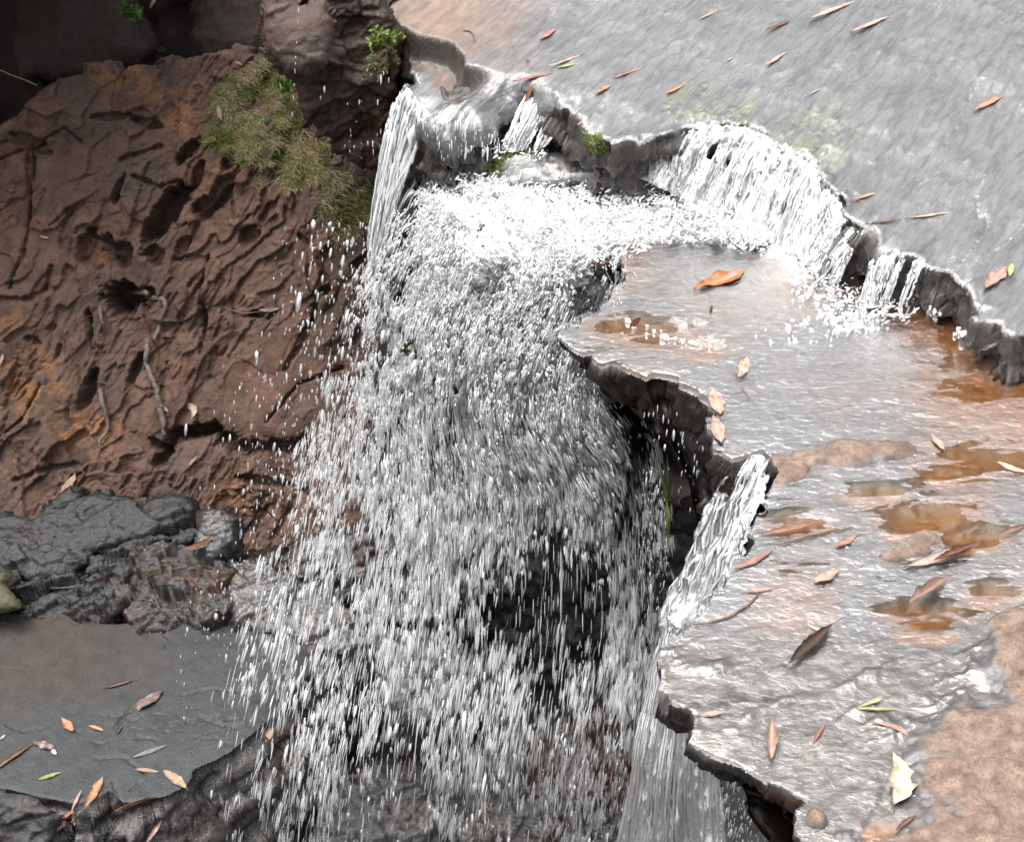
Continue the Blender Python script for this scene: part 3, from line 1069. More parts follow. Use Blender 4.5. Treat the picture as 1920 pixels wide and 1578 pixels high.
# --- dark wall behind the falling water
def disp_wall(P, W3, sd):
    off = 0.09 * fbm(P * 2.6, 5, 0.55, 201) + 0.03 * ridged(P * np.array([7, 4.]), 4, 0.55, 202) + 0.012 * fbm(P * 24, 4, 0.6, 203)
    fc, _ = facets(rot2(P, 20) * np.array([3.2, 5.5]) + 0.25 * fbm(P * 5, 3, 0.5, 6)[:, None], 5)
    f2c, _ = facets(rot2(P, 20) * np.array([9., 14.]) + 0.25 * fbm(P * 9, 3, 0.5, 7)[:, None], 8)
    off += 0.14 * fc + 0.045 * f2c
    return off, dict(iron=0 * sd, wet=0 * sd + 1, moss=sstep(0.15, 0.4, fbm(P * 3.5, 3, 0.5, 206)) * 0.5)


wall_px = [(745, 225), (860, 170), (1000, 140), (1400, 140), (1500, 600), (1480, 1300), (1000, 1330), (760, 1300), (700, 1100), (735, 900), (690, 750), (720, 600), (735, 450), (730, 330)]
wall = rock('plunge_wall', PL_WALL, wall_px, M_DARK, 0.010, disp_wall, [(0.1, 0.0), (0.6, 0.1)], rough=(0.03, 7), edge=(0.06, 0.05), seed=41)
tag(wall, 'black dripping rock wall behind the curtain of falling drops', 'rock wall')


# --- generic boulders -------------------------------------------------------
def lump(name, label, plane, px, mat, depth, bulge, r, amp=0.02, freq=6.0, step=0.009, seed=0, rough=(0.012, 9), attrs=None, cells=0.0, skirt_dir=None, sn=0.02, cat='boulder', inset=0.3, chips=0.0, brown=None):
    def disp(P, W3, sd):
        t = np.clip(sd / r, 0, 1)
        off = bulge * 0.7 * (np.sqrt(1 - (1 - t) ** 2) * (0.75 if cells else 1.0) + (0.25 * t if cells else 0))
        off = off + amp * fbm(P * freq, 5, 0.55, seed + 1) + amp * 0.35 * ridged(P * freq * 3.5, 4, 0.55, seed + 2)
        if cells:
            w = rot2(P, 15) * np.array([0.75, 1.3]) * freq + 0.3 * fbm(P * freq * 0.9, 3, 0.5, seed)[:, None]
            off = off + cells * 3.8 * facets(w, seed + 3)[0] + cells * 1.7 * facets(w * 2.7, seed + 5)[0] + cells * 0.6 * facets(w * 7, seed + 6)[0]
        if chips:
            a = rot2(P, 20)
            qq = a[:, 1] * freq * 1.8 + 1.5 * fbm(a * freq * 0.5, 4, 0.55, seed + 7)
            s = qq - np.floor(qq)
            off = off + chips * (1 - s) * sstep(0, 0.1, s)
        at = dict(iron=0 * sd, wet=0 * sd, moss=0 * sd)
        if brown:
            at['brown'] = brown(P)
        return off, at
    o = rock(name, plane, px, mat, step, disp, [(depth * 0.3, 0.0), (depth, inset * depth)], rough=rough, edge=(min(r, 0.03), 0.01), seed=seed, skirt_dir=skirt_dir, skirt_noise=sn)
    if label:
        tag(o, label, cat)
    return o


def facing(px, py, y, tilt=0.5, yaw=0.0):
    return Plane(at_y(px, py, y), (yaw, -1, tilt))


# cave boulders, top left
lump('cave_boulder', 'large dark rounded boulder in the shadowed hollow at the top left corner', facing(140, 80, 6.35, 0.5), [(20, -40), (35, 20), (22, 80), (45, 140), (110, 150), (200, 140), (262, 125), (285, 90), (250, 50), (228, -10), (200, -60), (90, -80)],
     M_CAVE, 0.7, 0.16, 0.22, 0.025, 4, seed=301)
lump('cave_boulder', 'dark boulder in shade beside the brown overhanging block, above the dry grass', facing(430, 60, 6.2, 0.5), [(362, 20), (358, 70), (372, 115), (430, 130), (500, 125), (520, 60), (495, -20), (440, -60), (385, -40)],
     M_CAVE, 0.6, 0.13, 0.18, 0.022, 5, seed=311)


def cave_shell():
    # the hollow's rough back wall, and an unseen roof added to keep light out
    P0 = Plane(at_y(260, 40, 7.3), (0.05, -1, -0.1))
    o = rock('cave_wall', P0, [(-700, -500), (700, -500), (760, 60), (700, 500), (-700, 700)], M_CAVE, 0.03,
             lambda P, W3, sd: (0.12 * fbm(P * 2, 5, 0.55, 321) + 0.05 * ridged(P * 5, 3, 0.5, 322), dict(iron=0 * sd)), [(0.5, 0.0)], seed=321)
    tag(o, 'unlit rock at the back of the black hollow above the cliff', 'rock wall')
    z = 0.74
    pl = Plane((-2.2, 6.4, z), (0.1, 0.05, -1))
    pts = [(-5, 4.85), (-2.2, 5.0), (-1.5, 5.15), (-1.15, 5.6), (-0.95, 7.4), (-5, 7.6)]
    uvp = [pl.uv(np.array([x, y, z + (x + 2.2) * 0.1 + (y - 6.4) * 0.05])) for x, y in pts]
    o = rock('shade_roof', pl, None, M_CAVE, 0.03, lambda P, W3, sd: (0.06 * fbm(P * 3, 4, 0.5, 331), dict(iron=0 * sd)), [(0.3, 0.0), (0.9, 0.2)], seed=331, uv_outline=uvp)
    tag(o, 'unseen rock roof added to shade the hollow at the top left', 'rock roof')


cave_shell()

# overhanging block between the cave and the slab
lump('overhang_block', None, facing(640, 180, 5.06, 0.12, 0.05), [(498, 20), (496, 70), (515, 118), (552, 150), (566, 178), (572, 220), (598, 252), (640, 285), (690, 322), (712, 330),
     (722, 290), (730, 230), (748, 170), (756, 120), (752, 70), (735, 38), (700, 5), (640, -30), (560, -10)], M_OVERDARK, 0.55, 0.03, 0.03, 0.016, 6, 0.006, seed=341, rough=(0.012, 8), inset=0.1, cells=0.022)
ov = bpy.data.objects['overhang_block']
tag(ov, 'dark rust-stained rock block hanging over the grass beside the narrow left stream', 'boulder')
lump('capstone', 'smooth grey-brown capstone jutting out on top of the dark hanging block', facing(560, 70, 4.93, 0.55, -0.1), [(498, 18), (494, 62), (508, 105), (540, 136), (585, 142), (612, 120), (622, 80), (620, 36), (600, 14), (550, 6), (515, 8)],
     M_OVER, 0.30, 0.06, 0.07, 0.010, 6, 0.006, seed=351, rough=(0.004, 8), cells=0.006)

# mossy rock in the pool
PL_MO = Plane(at_z(1010, 300, 0.085), (-0.1, -0.2, 1))
lump('mossy_rock', 'low mossy rock island in the white water below the twin chutes', PL_MO, [(915, 292), (950, 276), (1010, 272), (1080, 284), (1150, 300), (1205, 312), (1190, 330), (1100, 330), (1020, 338), (985, 345), (950, 350), (925, 330)],
     M_UPPER, 0.35, 0.02, 0.06, 0.012, 8, 0.006, seed=361, skirt_dir=(0, 0, -1), cat='rock')

# charcoal rocks between the cliff foot and the grey slab
PL_J = plane3(at_z(0, 1000, -1.38), at_z(400, 1000, -1.40), at_z(200, 1130, -1.50))
lump('charcoal_rock', 'long charcoal rock slab at the foot of the brown cliff', plane3(at_z(0, 960, -1.36), at_z(360, 940, -1.34), at_z(200, 1060, -1.44)),
     [(-200, 960), (0, 968), (60, 968), (90, 945), (150, 925), (230, 922), (320, 920), (352, 930), (368, 950), (360, 972), (330, 985), (290, 1000), (240, 1012), (180, 1035), (170, 1060), (120, 1085), (60, 1090), (0, 1075), (-200, 1080)],
     M_JUMBLE, 0.25, 0.03, 0.05, 0.012, 5, 0.005, seed=401, skirt_dir=(0, 0.2, -1), cells=0.024)
lump('charcoal_rock', 'thin charcoal rock plate broken along the dark gap, right of the long slab', plane3(at_z(180, 1050, -1.43), at_z(380, 1000, -1.42), at_z(300, 1060, -1.45)),
     [(165, 1048), (215, 1024), (290, 1010), (345, 996), (378, 978), (384, 995), (355, 1012), (290, 1026), (240, 1040), (190, 1072), (160, 1080)],
     M_JUMBLE, 0.12, 0.01, 0.03, 0.012, 10, 0.005, seed=411, skirt_dir=(0, 0.2, -1), cells=0.015)
lump('charcoal_rock', 'broken wet charcoal rock with dark gaps, between the long slab and the flat grey slab', PL_J,
     [(-100, 1070), (20, 1085), (80, 1090), (140, 1062), (190, 1060), (235, 1045), (250, 1075), (245, 1120), (235, 1150), (215, 1166), (150, 1180), (70, 1175), (40, 1160), (-100, 1190)],
     M_JUMBLE, 0.3, 0.02, 0.04, 0.010, 7, 0.005, seed=421, skirt_dir=(0, 0, -1), cells=0.036)
lump('stained_rock', 'wet rock with an orange-brown stained hollow, above the back edge of the grey slab', plane3(at_z(230, 1090, -1.47), at_z(440, 1060, -1.44), at_z(330, 1150, -1.50)),
     [(200, 1070), (245, 1040), (300, 1030), (360, 1022), (405, 1030), (440, 1065), (452, 1105), (432, 1140), (400, 1170), (330, 1175), (250, 1175), (215, 1140)],
     M_STAIN, 0.3, 0.015, 0.04, 0.010, 7, 0.005, seed=431, skirt_dir=(0, 0, -1), cells=0.034)
lump('glossy_rock', 'shiny pale grey wet rock against the spray, right of the stained hollow', plane3(at_z(440, 1080, -1.46), at_z(600, 1100, -1.48), at_z(500, 1170, -1.52)),
     [(425, 1045), (500, 1055), (540, 1075), (590, 1095), (660, 1135), (700, 1200), (640, 1220), (560, 1200), (500, 1180), (440, 1175), (425, 1120)],
     M_WETGREY, 0.3, 0.012, 0.04, 0.010, 8, 0.005, seed=441, skirt_dir=(0, 0, -1), cells=0.012)
lump('glossy_rock', 'upright shiny grey rock flake at the right end of the charcoal slab', plane3(at_z(380, 1010, -1.36), at_z(440, 1010, -1.36), at_z(410, 1050, -1.42)),
     [(375, 965), (415, 955), (440, 975), (442, 1010), (425, 1040), (395, 1050), (372, 1020)],
     M_WETGREY, 0.25, 0.03, 0.04, 0.012, 10, 0.006, seed=451, skirt_dir=(0, 0.3, -1), cells=0.01)
lump('cliff_foot_rock', 'small dark block under the cream leaf at the cliff foot', facing(120, 945, 4.86, 1.0), [(85, 965), (92, 940), (130, 915), (160, 925), (150, 950), (120, 972)], M_JUMBLE, 0.2, 0.04, 0.04, 0.01, 12, 0.006, seed=461, cat='rock')
lump('mossy_block', 'dark olive block at the left edge above the grey slab', facing(10, 1110, 4.42, 1.0), [(-80, 1070), (0, 1080), (30, 1110), (48, 1145), (0, 1150), (-80, 1150)],
     mat_rock_dark('olive_rock', (0.03, 0.03, 0.02), (0.09, 0.085, 0.05), 0.6, 0.4, 0.2), 0.2, 0.04, 0.05, 0.01, 12, 0.007, seed=471, cat='rock')

# flat grey slab, bottom left
def slab_disp(P, W3, sd):
    off = 0.012 * fbm(P * 2.2, 4, 0.5, 501) + 0.0025 * fbm(P * 18, 4, 0.6, 502)
    off += 0.0022 * ridged(rot2(P, 55) * np.array([5, 16.]), 3, 0.5, 503)
    cr = np.abs(fbm(P * np.array([3.0, 6.0]), 4, 0.55, 504))
    for k, ln in enumerate(([(15, 1360), (45, 1372), (75, 1366)], [(380, 1345), (420, 1362), (455, 1358)], [(212, 1462), (216, 1480), (222, 1488)], [(245, 1478), (258, 1470), (262, 1462)], [(180, 1420), (230, 1415), (275, 1450)], [(300, 1180), (320, 1200), (310, 1215)],
                            [(215, 1360), (240, 1330), (262, 1318)], [(340, 1300), (400, 1290), (470, 1300)], [(0, 1250), (60, 1258), (130, 1240)])):
        off = off + crack_px(P, PL_SLAB, ln, 0.006, 0.012, 540 + k)
    off -= 0.009 * sstep(0.014, 0.0, cr) * sstep(0.1, 0.3, fbm(P * 2.5, 2, 0.5, 505))
    q = P - PL_SLAB.px(90, 1200)
    brown = sstep(1.1, 0.2, np.hypot(q[:, 0] / 0.55, q[:, 1] / 0.5) + 0.35 * fbm(P * 5, 4, 0.6, 506))
    return off, dict(brown=brown, iron=0 * sd)


slab_px = [(-260, 1170), (0, 1152), (40, 1146), (110, 1142), (150, 1165), (230, 1168), (330, 1163), (420, 1164), (500, 1166), (560, 1172), (612, 1198),
           (590, 1240), (560, 1285), (532, 1328), (485, 1364), (440, 1400), (415, 1420), (370, 1440), (345, 1470), (300, 1490), (230, 1502), (205, 1478),
           (180, 1500), (140, 1505), (112, 1500), (70, 1490), (0, 1474), (-260, 1470)]
slab = rock('flat_slab', PL_SLAB, slab_px, M_SLAB, 0.006, slab_disp, [(0.03, -0.01), (0.10, -0.06), (0.3, -0.1), (0.6, 0.0)], rough=(0.007, 7), edge=(0.008, 0.004), seed=501, skirt_dir=(0, 0, -1), skirt_noise=0.03)
slab.data.materials.append(M_DARK)
mi = np.zeros(len(slab.data.polygons), np.int32)
sdat = np.zeros(len(slab.data.vertices), np.float32)
slab.data.attributes['side'].data.foreach_get('value', sdat)
for p in slab.data.polygons:
    if sdat[p.vertices[0]] + sdat[p.vertices[2]] > 0.5:
        mi[p.index] = 1
slab.data.polygons.foreach_set('material_index', mi)
tag(slab, 'smooth flat grey rock slab scattered with fallen leaves, bottom left', 'rock slab')

lump('corner_rock', 'dark wet boulder in front of the grey slab in the bottom left corner', plane3(at_z(0, 1490, -1.56), at_z(100, 1520, -1.58), at_z(50, 1570, -1.66)),
     [(-200, 1470), (0, 1482), (50, 1492), (95, 1508), (118, 1530), (108, 1560), (80, 1620), (0, 1700), (-200, 1700)], M_JUMBLE, 0.3, 0.05, 0.08, 0.02, 8, 0.007, seed=511, skirt_dir=(0, 0, -1), cells=0.012)
lump('slab_foot', 'banded black rock sloping down below the front edge of the grey slab', plane3(at_z(150, 1540, -1.80), at_z(420, 1450, -1.80), at_z(330, 1578, -1.92)),
     [(60, 1530), (180, 1500), (300, 1470), (400, 1415), (480, 1350), (530, 1290), (580, 1210), (640, 1230), (620, 1330), (560, 1430), (480, 1500), (380, 1600), (250, 1720), (60, 1720)],
     M_DARK, 0.3, 0.02, 0.08, 0.03, 6, 0.008, seed=521, skirt_dir=(0, 0, -1), chips=0.03, cells=0.01)

# rocks in the plunge basin
lump('basin_slab', 'flat pinkish-grey rock washed by the spray in the middle of the basin', plane3(at_z(640, 1200, -1.72), at_z(900, 1230, -1.74), at_z(740, 1320, -1.78)),
     [(560, 1170), (660, 1165), (780, 1185), (880, 1205), (935, 1235), (920, 1280), (880, 1310), (800, 1345), (735, 1330), (690, 1280), (620, 1240)],
     M_WETGREY, 0.35, 0.03, 0.07, 0.016, 7, 0.007, seed=531, skirt_dir=(0, 0, -1), cells=0.008)
lump('basin_rock', 'orange-stained wet rock low in the basin beside the lower chute', plane3(at_z(1000, 1400, -1.88), at_z(1180, 1400, -1.86), at_z(1090, 1500, -1.93)),
     [(985, 1380), (1060, 1350), (1150, 1350), (1210, 1400), (1200, 1480), (1120, 1500), (1020, 1490), (980, 1440)],
     mat_rock_dark('rusty_basin_rock', (0.008, 0.005, 0.004), (0.055, 0.021, 0.008), 0.4, 0.5, 0.6), 0.3, 0.02, 0.05, 0.03, 8, 0.007, seed=541, skirt_dir=(0, 0, -1), cells=0.03)
lump('basin_rock', 'angular dark wet rock at the bottom edge under the falling drops', plane3(at_z(640, 1480, -1.88), at_z(760, 1480, -1.88), at_z(700, 1570, -1.95)),
     [(600, 1500), (650, 1450), (720, 1440), (790, 1470), (830, 1540), (830, 1640), (600, 1640), (580, 1560)], M_BED, 0.3, 0.015, 0.05, 0.02, 7, 0.008, seed=551, skirt_dir=(0, 0, -1), cells=0.03)
lump('basin_rock', 'black rock sheet at the bottom edge between the drops and the lower chute', plane3(at_z(900, 1520, -1.93), at_z(1150, 1520, -1.93), at_z(1000, 1600, -2.0)),
     [(860, 1530), (940, 1490), (1050, 1500), (1160, 1510), (1200, 1580), (1180, 1700), (860, 1700)], M_BED, 0.3, 0.02, 0.05, 0.025, 8, 0.008, seed=561, skirt_dir=(0, 0, -1), cells=0.03)
lump('cliff_foot_rock', 'wet dark rocks heap at the cliff foot behind the drops', facing(640, 1030, 4.75, 0.9), [(430, 1050), (520, 1030), (600, 1000), (700, 1000), (780, 1050), (800, 1120), (760, 1180), (600, 1160), (540, 1110)],
     M_DARK, 0.4, 0.06, 0.10, 0.035, 7, 0.009, seed=571, cells=0.03, cat='rock')

# ------------------------------------------------------------------ surface lookups for the things lying about
bpy.context.view_layer.update()


def probe(px, py):
    dg = bpy.context.evaluated_depsgraph_get()
    ok, loc, nrm, i, ob, mtx = C.ray_cast(dg, Vector(EYE), Vector(ray(px, py)))
    return (np.array(loc), np.array(nrm), ob.name) if ok else None

# ------------------------------------------------------------------ small builders
def frame_at(p, d):
    d = d / (np.linalg.norm(d) + 1e-12)
    a = np.array([0, 0, 1.0]) if abs(d[2]) < 0.9 else np.array([1.0, 0, 0])
    s = np.cross(d, a)
    s /= np.linalg.norm(s)
    return s, np.cross(s, d)


def tube(pts, radii, sides=6):
    """closed tapering tube along pts"""
    pts = np.asarray(pts, float)
    n = len(pts)
    radii = np.broadcast_to(np.asarray(radii, float), (n,))
    V, F = [], []
    for k in range(n):
        d = pts[min(k + 1, n - 1)] - pts[max(k - 1, 0)]
        s, t = frame_at(pts[k], d)
        a = np.arange(sides) * 2 * math.pi / sides
        V.append(pts[k] + radii[k] * (np.cos(a)[:, None] * s + np.sin(a)[:, None] * t))
    V = np.concatenate(V)
    for k in range(n - 1):
        i = np.arange(sides)
        F.append(np.stack([k * sides + i, k * sides + (i + 1) % sides, (k + 1) * sides + (i + 1) % sides, (k + 1) * sides + i], -1))
    c0, c1 = len(V), len(V) + 1
    V = np.concatenate([V, pts[:1], pts[-1:]])
    i = np.arange(sides)
    caps = np.concatenate([np.stack([np.full(sides, c0), (i + 1) % sides, i], -1),
                           np.stack([np.full(sides, c1), (n - 1) * sides + i, (n - 1) * sides + (i + 1) % sides], -1)])
    return V, np.concatenate(F), caps


def merge(parts):
    """parts: list of (V, quads, tris)"""
    Vs, Q, T, o = [], [], [], 0
    for V, q, t in parts:
        Vs.append(V)
        if len(q):
            Q.append(np.asarray(q) + o)
        if len(t):
            T.append(np.asarray(t) + o)
        o += len(V)
    return np.concatenate(Vs), [np.concatenate(Q)] if Q and not T else ([np.concatenate(Q)] if Q else []) + ([np.concatenate(T)] if T else [])


# ------------------------------------------------------------------ fallen leaves
LN = [0]


def leaf(p0, p1, width, col, label, curl=0.0, fold=0.08, bend=0.0, lift=0.003, stalk=0.0, group=None, wide=0.5, tilt=0.0, kindname='fallen_leaf', cat='leaf', ripple=0.0, rise=0.0, roll=0.0):
    """A leaf lying from photo pixel p0 (stalk end) to p1 (tip); width as a share of its length."""
    LN[0] += 1
    rs = np.random.default_rng(900 + LN[0])
    mid = ((p0[0] + p1[0]) / 2, (p0[1] + p1[1]) / 2)
    h = [probe(*mid), probe(mid[0] * .7 + p0[0] * .3, mid[1] * .7 + p0[1] * .3), probe(mid[0] * .7 + p1[0] * .3, mid[1] * .7 + p1[1] * .3)]
    h = [x for x in h if x]
    if not h:
        print('leaf off', label)
        return
    c = h[0][0]
    nrm = np.mean([x[1] for x in h], 0)
    base_n = np.array([0, 0, 1.0]) if nrm[2] > 0.75 else nrm
    nrm = nrm * 0.35 + base_n * 0.65
    nrm /= np.linalg.norm(nrm)
    pl = Plane(c + nrm * lift, nrm)
    a, b = pl.hit(*p0), pl.hit(*p1)
    ax = b - a
    L = np.linalg.norm(ax)
    ax /= L
    n = pl.n
    if tilt:
        q = Quaternion(Vector(ax), tilt)
        n = np.array(q @ Vector(n))
    sd = np.cross(n, ax)
    nt, nw = 17, 7
    width *= 0.86
    ripple = ripple + 0.012
    t = np.linspace(0, 1, nt)
    prof = np.sin(math.pi * t ** (math.log(0.5) / math.log(wide))) ** 0.8 if wide != 0.5 else np.sin(math.pi * t) ** 0.85
    prof = np.clip(prof, 0.03, 1)
    hw = prof * width * L / 2
    s = np.linspace(-1, 1, nw)
    T, S = np.meshgrid(t, s, indexing='ij')
    HW = hw[:, None] * (1 + (0.10 * rs.normal(size=(nt, nw)) + 0.12 * vnoise(np.stack([T.ravel() * 9 + LN[0], S.ravel() * 3], -1), 8).reshape(T.shape)) * (np.abs(S) > 0.6))
    X = T * L
    ang = S * roll
    Yw = HW * (np.sin(ang) / roll if roll else S)
    Z = curl * L * (4 * T * (1 - T)) * -0.25 + curl * L * 0.25 + fold * HW * np.abs(S) ** 1.3 + (HW * (1 - np.cos(ang)) / roll if roll else 0)
    Z = Z + rise * L * np.maximum(0, T - 0.5) ** 2 * 4
    Z = Z + ripple * L * vnoise(np.stack([T.ravel() * 5 + LN[0] * 3.1, S.ravel() * 1.2], -1), 5).reshape(T.shape)
    Yw = Yw + bend * L * (4 * T * (1 - T) - 0.6)
    P = a + X[..., None] * ax + Yw[..., None] * sd + Z[..., None] * n
    th = 0.0005
    V = np.concatenate([P.reshape(-1, 3) + n * th, P.reshape(-1, 3) - n * th])
    i, j = np.meshgrid(np.arange(nt - 1), np.arange(nw - 1), indexing='ij')
    k = (i * nw + j).ravel()
    q = np.stack([k, k + nw, k + nw + 1, k + 1], -1)
    N = nt * nw
    rim = [i * nw for i in range(nt)] + [(nt - 1) * nw + j for j in range(1, nw)] + [i * nw + nw - 1 for i in range(nt - 2, -1, -1)] + [j for j in range(nw - 2, 0, -1)]
    rim = np.array(rim)
    r2 = np.roll(rim, -1)
    F = np.concatenate([q, q[:, ::-1] + N, np.stack([rim, r2, r2 + N, rim + N], -1)])
    rib = np.exp(-(S.ravel() * 7) ** 2)
    vein = 0.35 * (np.abs((T * 14 + np.abs(S) * 2.2) % 1 - 0.5) < 0.12).ravel()
    ctr = c
    o = mesh_obj(kindname, V - ctr, F, M_LEAF, attrs=dict(rib=np.tile(np.clip(rib + vein, 0, 1), 2)))
    o.location = ctr
    lum = 0.72 * (0.3 * col[0] + 0.5 * col[1] + 0.2 * col[2])
    o.color = tuple(0.72 * 0.8 * c + 0.2 * lum for c in col) + (1,)
    tag(o, label, cat, group)
    if stalk:
        z0 = P[0, nw // 2]
        pts = [z0 + ax * L * 0.02, z0 - ax * L * stalk * 0.5 + sd * L * stalk * 0.1, z0 - ax * L * stalk + sd * L * stalk * 0.28 + n * 0.002]
        V2, F2, C2 = tube(np.array(pts) - ctr, [0.0013, 0.0011, 0.0008], 5)
        st = mesh_obj('stalk', V2, [F2, C2], M_TWIG, o)
    return o


CREAM, PINK, TAN, ORANGE, BROWN, RED, GREY, GREEN, DARK = ((0.62, 0.5, 0.37), (0.46, 0.28, 0.22), (0.40, 0.24, 0.13), (0.42, 0.17, 0.05), (0.17, 0.085, 0.045), (0.28, 0.06, 0.035),
                                                           (0.20, 0.18, 0.175), (0.22, 0.34, 0.08), (0.075, 0.04, 0.025))


def shelf_leaves():
    g = 'fallen leaves on the wet rock ledges'
    A = lambda *a, **k: leaf(*a, group=g, **k)
    A((1300, 540), (1397, 507), .36, (0.60, 0.17, 0.01), 'large bright orange torn leaf lying flat in the pool below the white curtain', ripple=.03, lift=.004, wide=.6)
    A((1687, 1512), (1686, 1414), .42, CREAM, 'large pale cream half-moon leaf near the bottom right corner', bend=-.16, fold=.1, curl=.12, lift=.004, stalk=.1)
    A((1728, 1392), (1632, 1346), .13, PINK, 'slender curved peach leaf above the large cream half-moon leaf', bend=-.17, stalk=.1)
    A((1446, 1424), (1447, 1350), .25, (0.5, 0.33, 0.26), 'narrow pale pink leaf standing on edge above the dark lip of the lower ledge', fold=.9, curl=.1, stalk=.12, lift=.006)
    A((1524, 1392), (1547, 1354), .16, (0.35, 0.14, 0.1), 'thin reddish leaf sliver between the standing pink leaf and the curved peach leaf')
    A((1605, 1327), (1680, 1329), .12, (0.4, 0.52, 0.2), 'lower blade of the pale green V on the wet ledge', wide=.4)
    A((1605, 1326), (1656, 1308), .18, (0.45, 0.56, 0.24), 'upper short blade of the pale green V on the wet ledge', wide=.62)
    A((1562, 1172), (1478, 1248), .24, DARK, 'dark brown curled leaf with a long stalk on the grey wet hump', roll=1.3, stalk=.25, curl=.15, lift=.006)
    A((1778, 1083), (1703, 1132), .24, (0.33, 0.19, 0.15), 'folded maroon and pink leaf with its edge raised above a brown puddle', fold=1.0, stalk=.15, lift=.007, curl=.1)
    A((1574, 1068), (1526, 1092), .42, (0.5, 0.33, 0.27), 'broad pale pink leaf lying alone in ripples left of the maroon folded leaf', fold=.3, ripple=.02)
    A((1838, 1020), (1695, 1064), .16, (0.52, 0.35, 0.28), 'long pale pink leaf half under the curled red-brown one on the right ledge', bend=.03, lift=.003)
    A((1838, 1018), (1750, 1052), .22, (0.20, 0.07, 0.045), 'curled red-brown leaf lying on a long pale one on the right ledge', roll=1.2, curl=.12, lift=.008)
    A((1605, 1004), (1566, 1025), .36, (0.42, 0.2, 0.17), 'small dusky pink leaf above the brown puddle streaks', stalk=.2)
    A((1450, 1031), (1378, 1066), .2, (0.38, 0.2, 0.17), 'dull pink leaf at the brink beside the lower chute', bend=.04)
    A((1532, 980), (1428, 1002), .17, (0.34, 0.16, 0.1), 'long brown-pink leaf with an upturned dark edge just right of the lower chute', bend=.06, fold=.5)
    A((1925, 984), (1868, 1006), .24, (0.28, 0.15, 0.11), 'brown leaf cut by the right border of the view above the pale long leaf', roll=.9)
    A((1925, 886), (1868, 866), .28, CREAM, 'cream leaf with a dark stalk floating beside the brown pool at the right border', bend=.08, stalk=.12)
    A((1746, 814), (1771, 843), .36, (0.55, 0.36, 0.29), 'small rounded pink leaf at the top edge of the dry tan patch', fold=.1)
    A((1400, 668), (1384, 706), .42, (0.66, 0.5, 0.4), 'cream leaf stuck upright in the shallow run behind the ledge lip', fold=.2, tilt=-.5, lift=.012)
    A((1336, 728), (1352, 776), .42, (0.58, 0.38, 0.29), 'peach leaf plastered on the ledge lip, upper one of the pair', ripple=.03)
    A((1338, 778), (1353, 832), .36, (0.52, 0.34, 0.29), 'pink leaf plastered on the ledge lip, lower one of the pair', ripple=.03)
    A((1312, 1342), (1356, 1334), .4, (0.5, 0.33, 0.27), 'small pale leaf beside the dark crack at the left tip of the lower ledge')
    A((1548, 1186), (1515, 1172), .26, CREAM, 'small cream scrap of leaf just above the dark curled leaf')
    A((1450, 1103), (1398, 1108), .26, (0.46, 0.3, 0.25), 'flat pale pink leaf close to the thin bent twig')
    A((1720, 1526), (1678, 1556), .18, (0.22, 0.08, 0.07), 'narrow maroon leaf touching a small puddle at the bottom right', roll=.8, stalk=.1)
    A((1820, 708), (1843, 715), .36, (0.4, 0.1, 0.04), 'small red leaf under the brown pool beside the black step')
    A((1180, 612), (1202, 596), .42, RED, 'dark red leaf fin poking up from the amber puddle at the ledge tip', tilt=1.2, lift=.014)
    A((1330, 588), (1336, 572), .3, DARK, 'tiny dark upright scrap of leaf below the orange leaf', tilt=1.2, lift=.012)
    g2 = 'leaves streaming over the grey slab'
    B = lambda p, q, w, *a, **k: leaf(p, q, w * 0.72, *a, group=g2, **k)
    S = (0.58, 0.40, 0.33)  # leaf colour paled to stand in for the bright water film over it
    B((1350, 17), (1310, 36), .2, S, 'short orange-pink leaf near the top middle of the grey slab')
    B((1486, 38), (1433, 59), .22, (0.26, 0.1, 0.07), 'dark red-brown leaf high on the grey slab, between paler ones', roll=.8)
    B((1606, 1), (1514, 36), .16, S, 'long salmon leaf crossing the top border of the slab')
    B((1682, 24), (1593, 61), .14, S, 'long thin salmon leaf just right of the one on the top border')
    B((1476, 97), (1434, 123), .2, S, 'short salmon leaf alone in the middle of the slab, above the moss')
    B((1896, 168), (1825, 208), .2, (0.55, 0.27, 0.15), 'bright orange leaf at the right side of the slab')
    B((1641, 362), (1598, 375), .26, (0.55, 0.33, 0.24), 'pale peach leaf near the lip above the thin right strands', fold=.3)
    B((1785, 398), (1696, 410), .12, S, 'thin peach leaf streak above the black step')
    B((1690, 412), (1622, 420), .1, BROWN, 'thin brown leaf streak next to the peach streak near the lip')
    B((1890, 498), (1846, 540), .46, (0.5, 0.3, 0.25), 'broad dusty pink leaf near the right border under a small green leaf', fold=.2)
    B((1898, 494), (1893, 517), .44, (0.42, 0.55, 0.14), 'small lime green leaf resting on the broad dusty pink one', lift=.009)
    B((1048, 50), (1012, 74), .3, (0.46, 0.2, 0.17), 'rose pink leaf near the top left of the slab')
    B((1036, 137), (962, 152), .18, (0.42, 0.1, 0.1), 'crimson leaf lying at the brink left of the green leaf')
    B((1086, 119), (1042, 127), .2, (0.36, 0.5, 0.12), 'yellow-green leaf at the brink right of the crimson leaf')
    B((1102, 99), (1024, 126), .1, S, 'faint long pink leaf just above the yellow-green leaf')
    B((1146, 159), (1112, 177), .3, (0.55, 0.25, 0.12), 'orange leaf behind the twin chutes')
    B((1212, 124), (1150, 146), .14, (0.45, 0.22, 0.19), 'slim rose leaf on the slab behind the orange leaf')
    B((1284, 158), (1248, 176), .26, (0.58, 0.27, 0.11), 'orange leaf on the slab just left of the yellow moss')
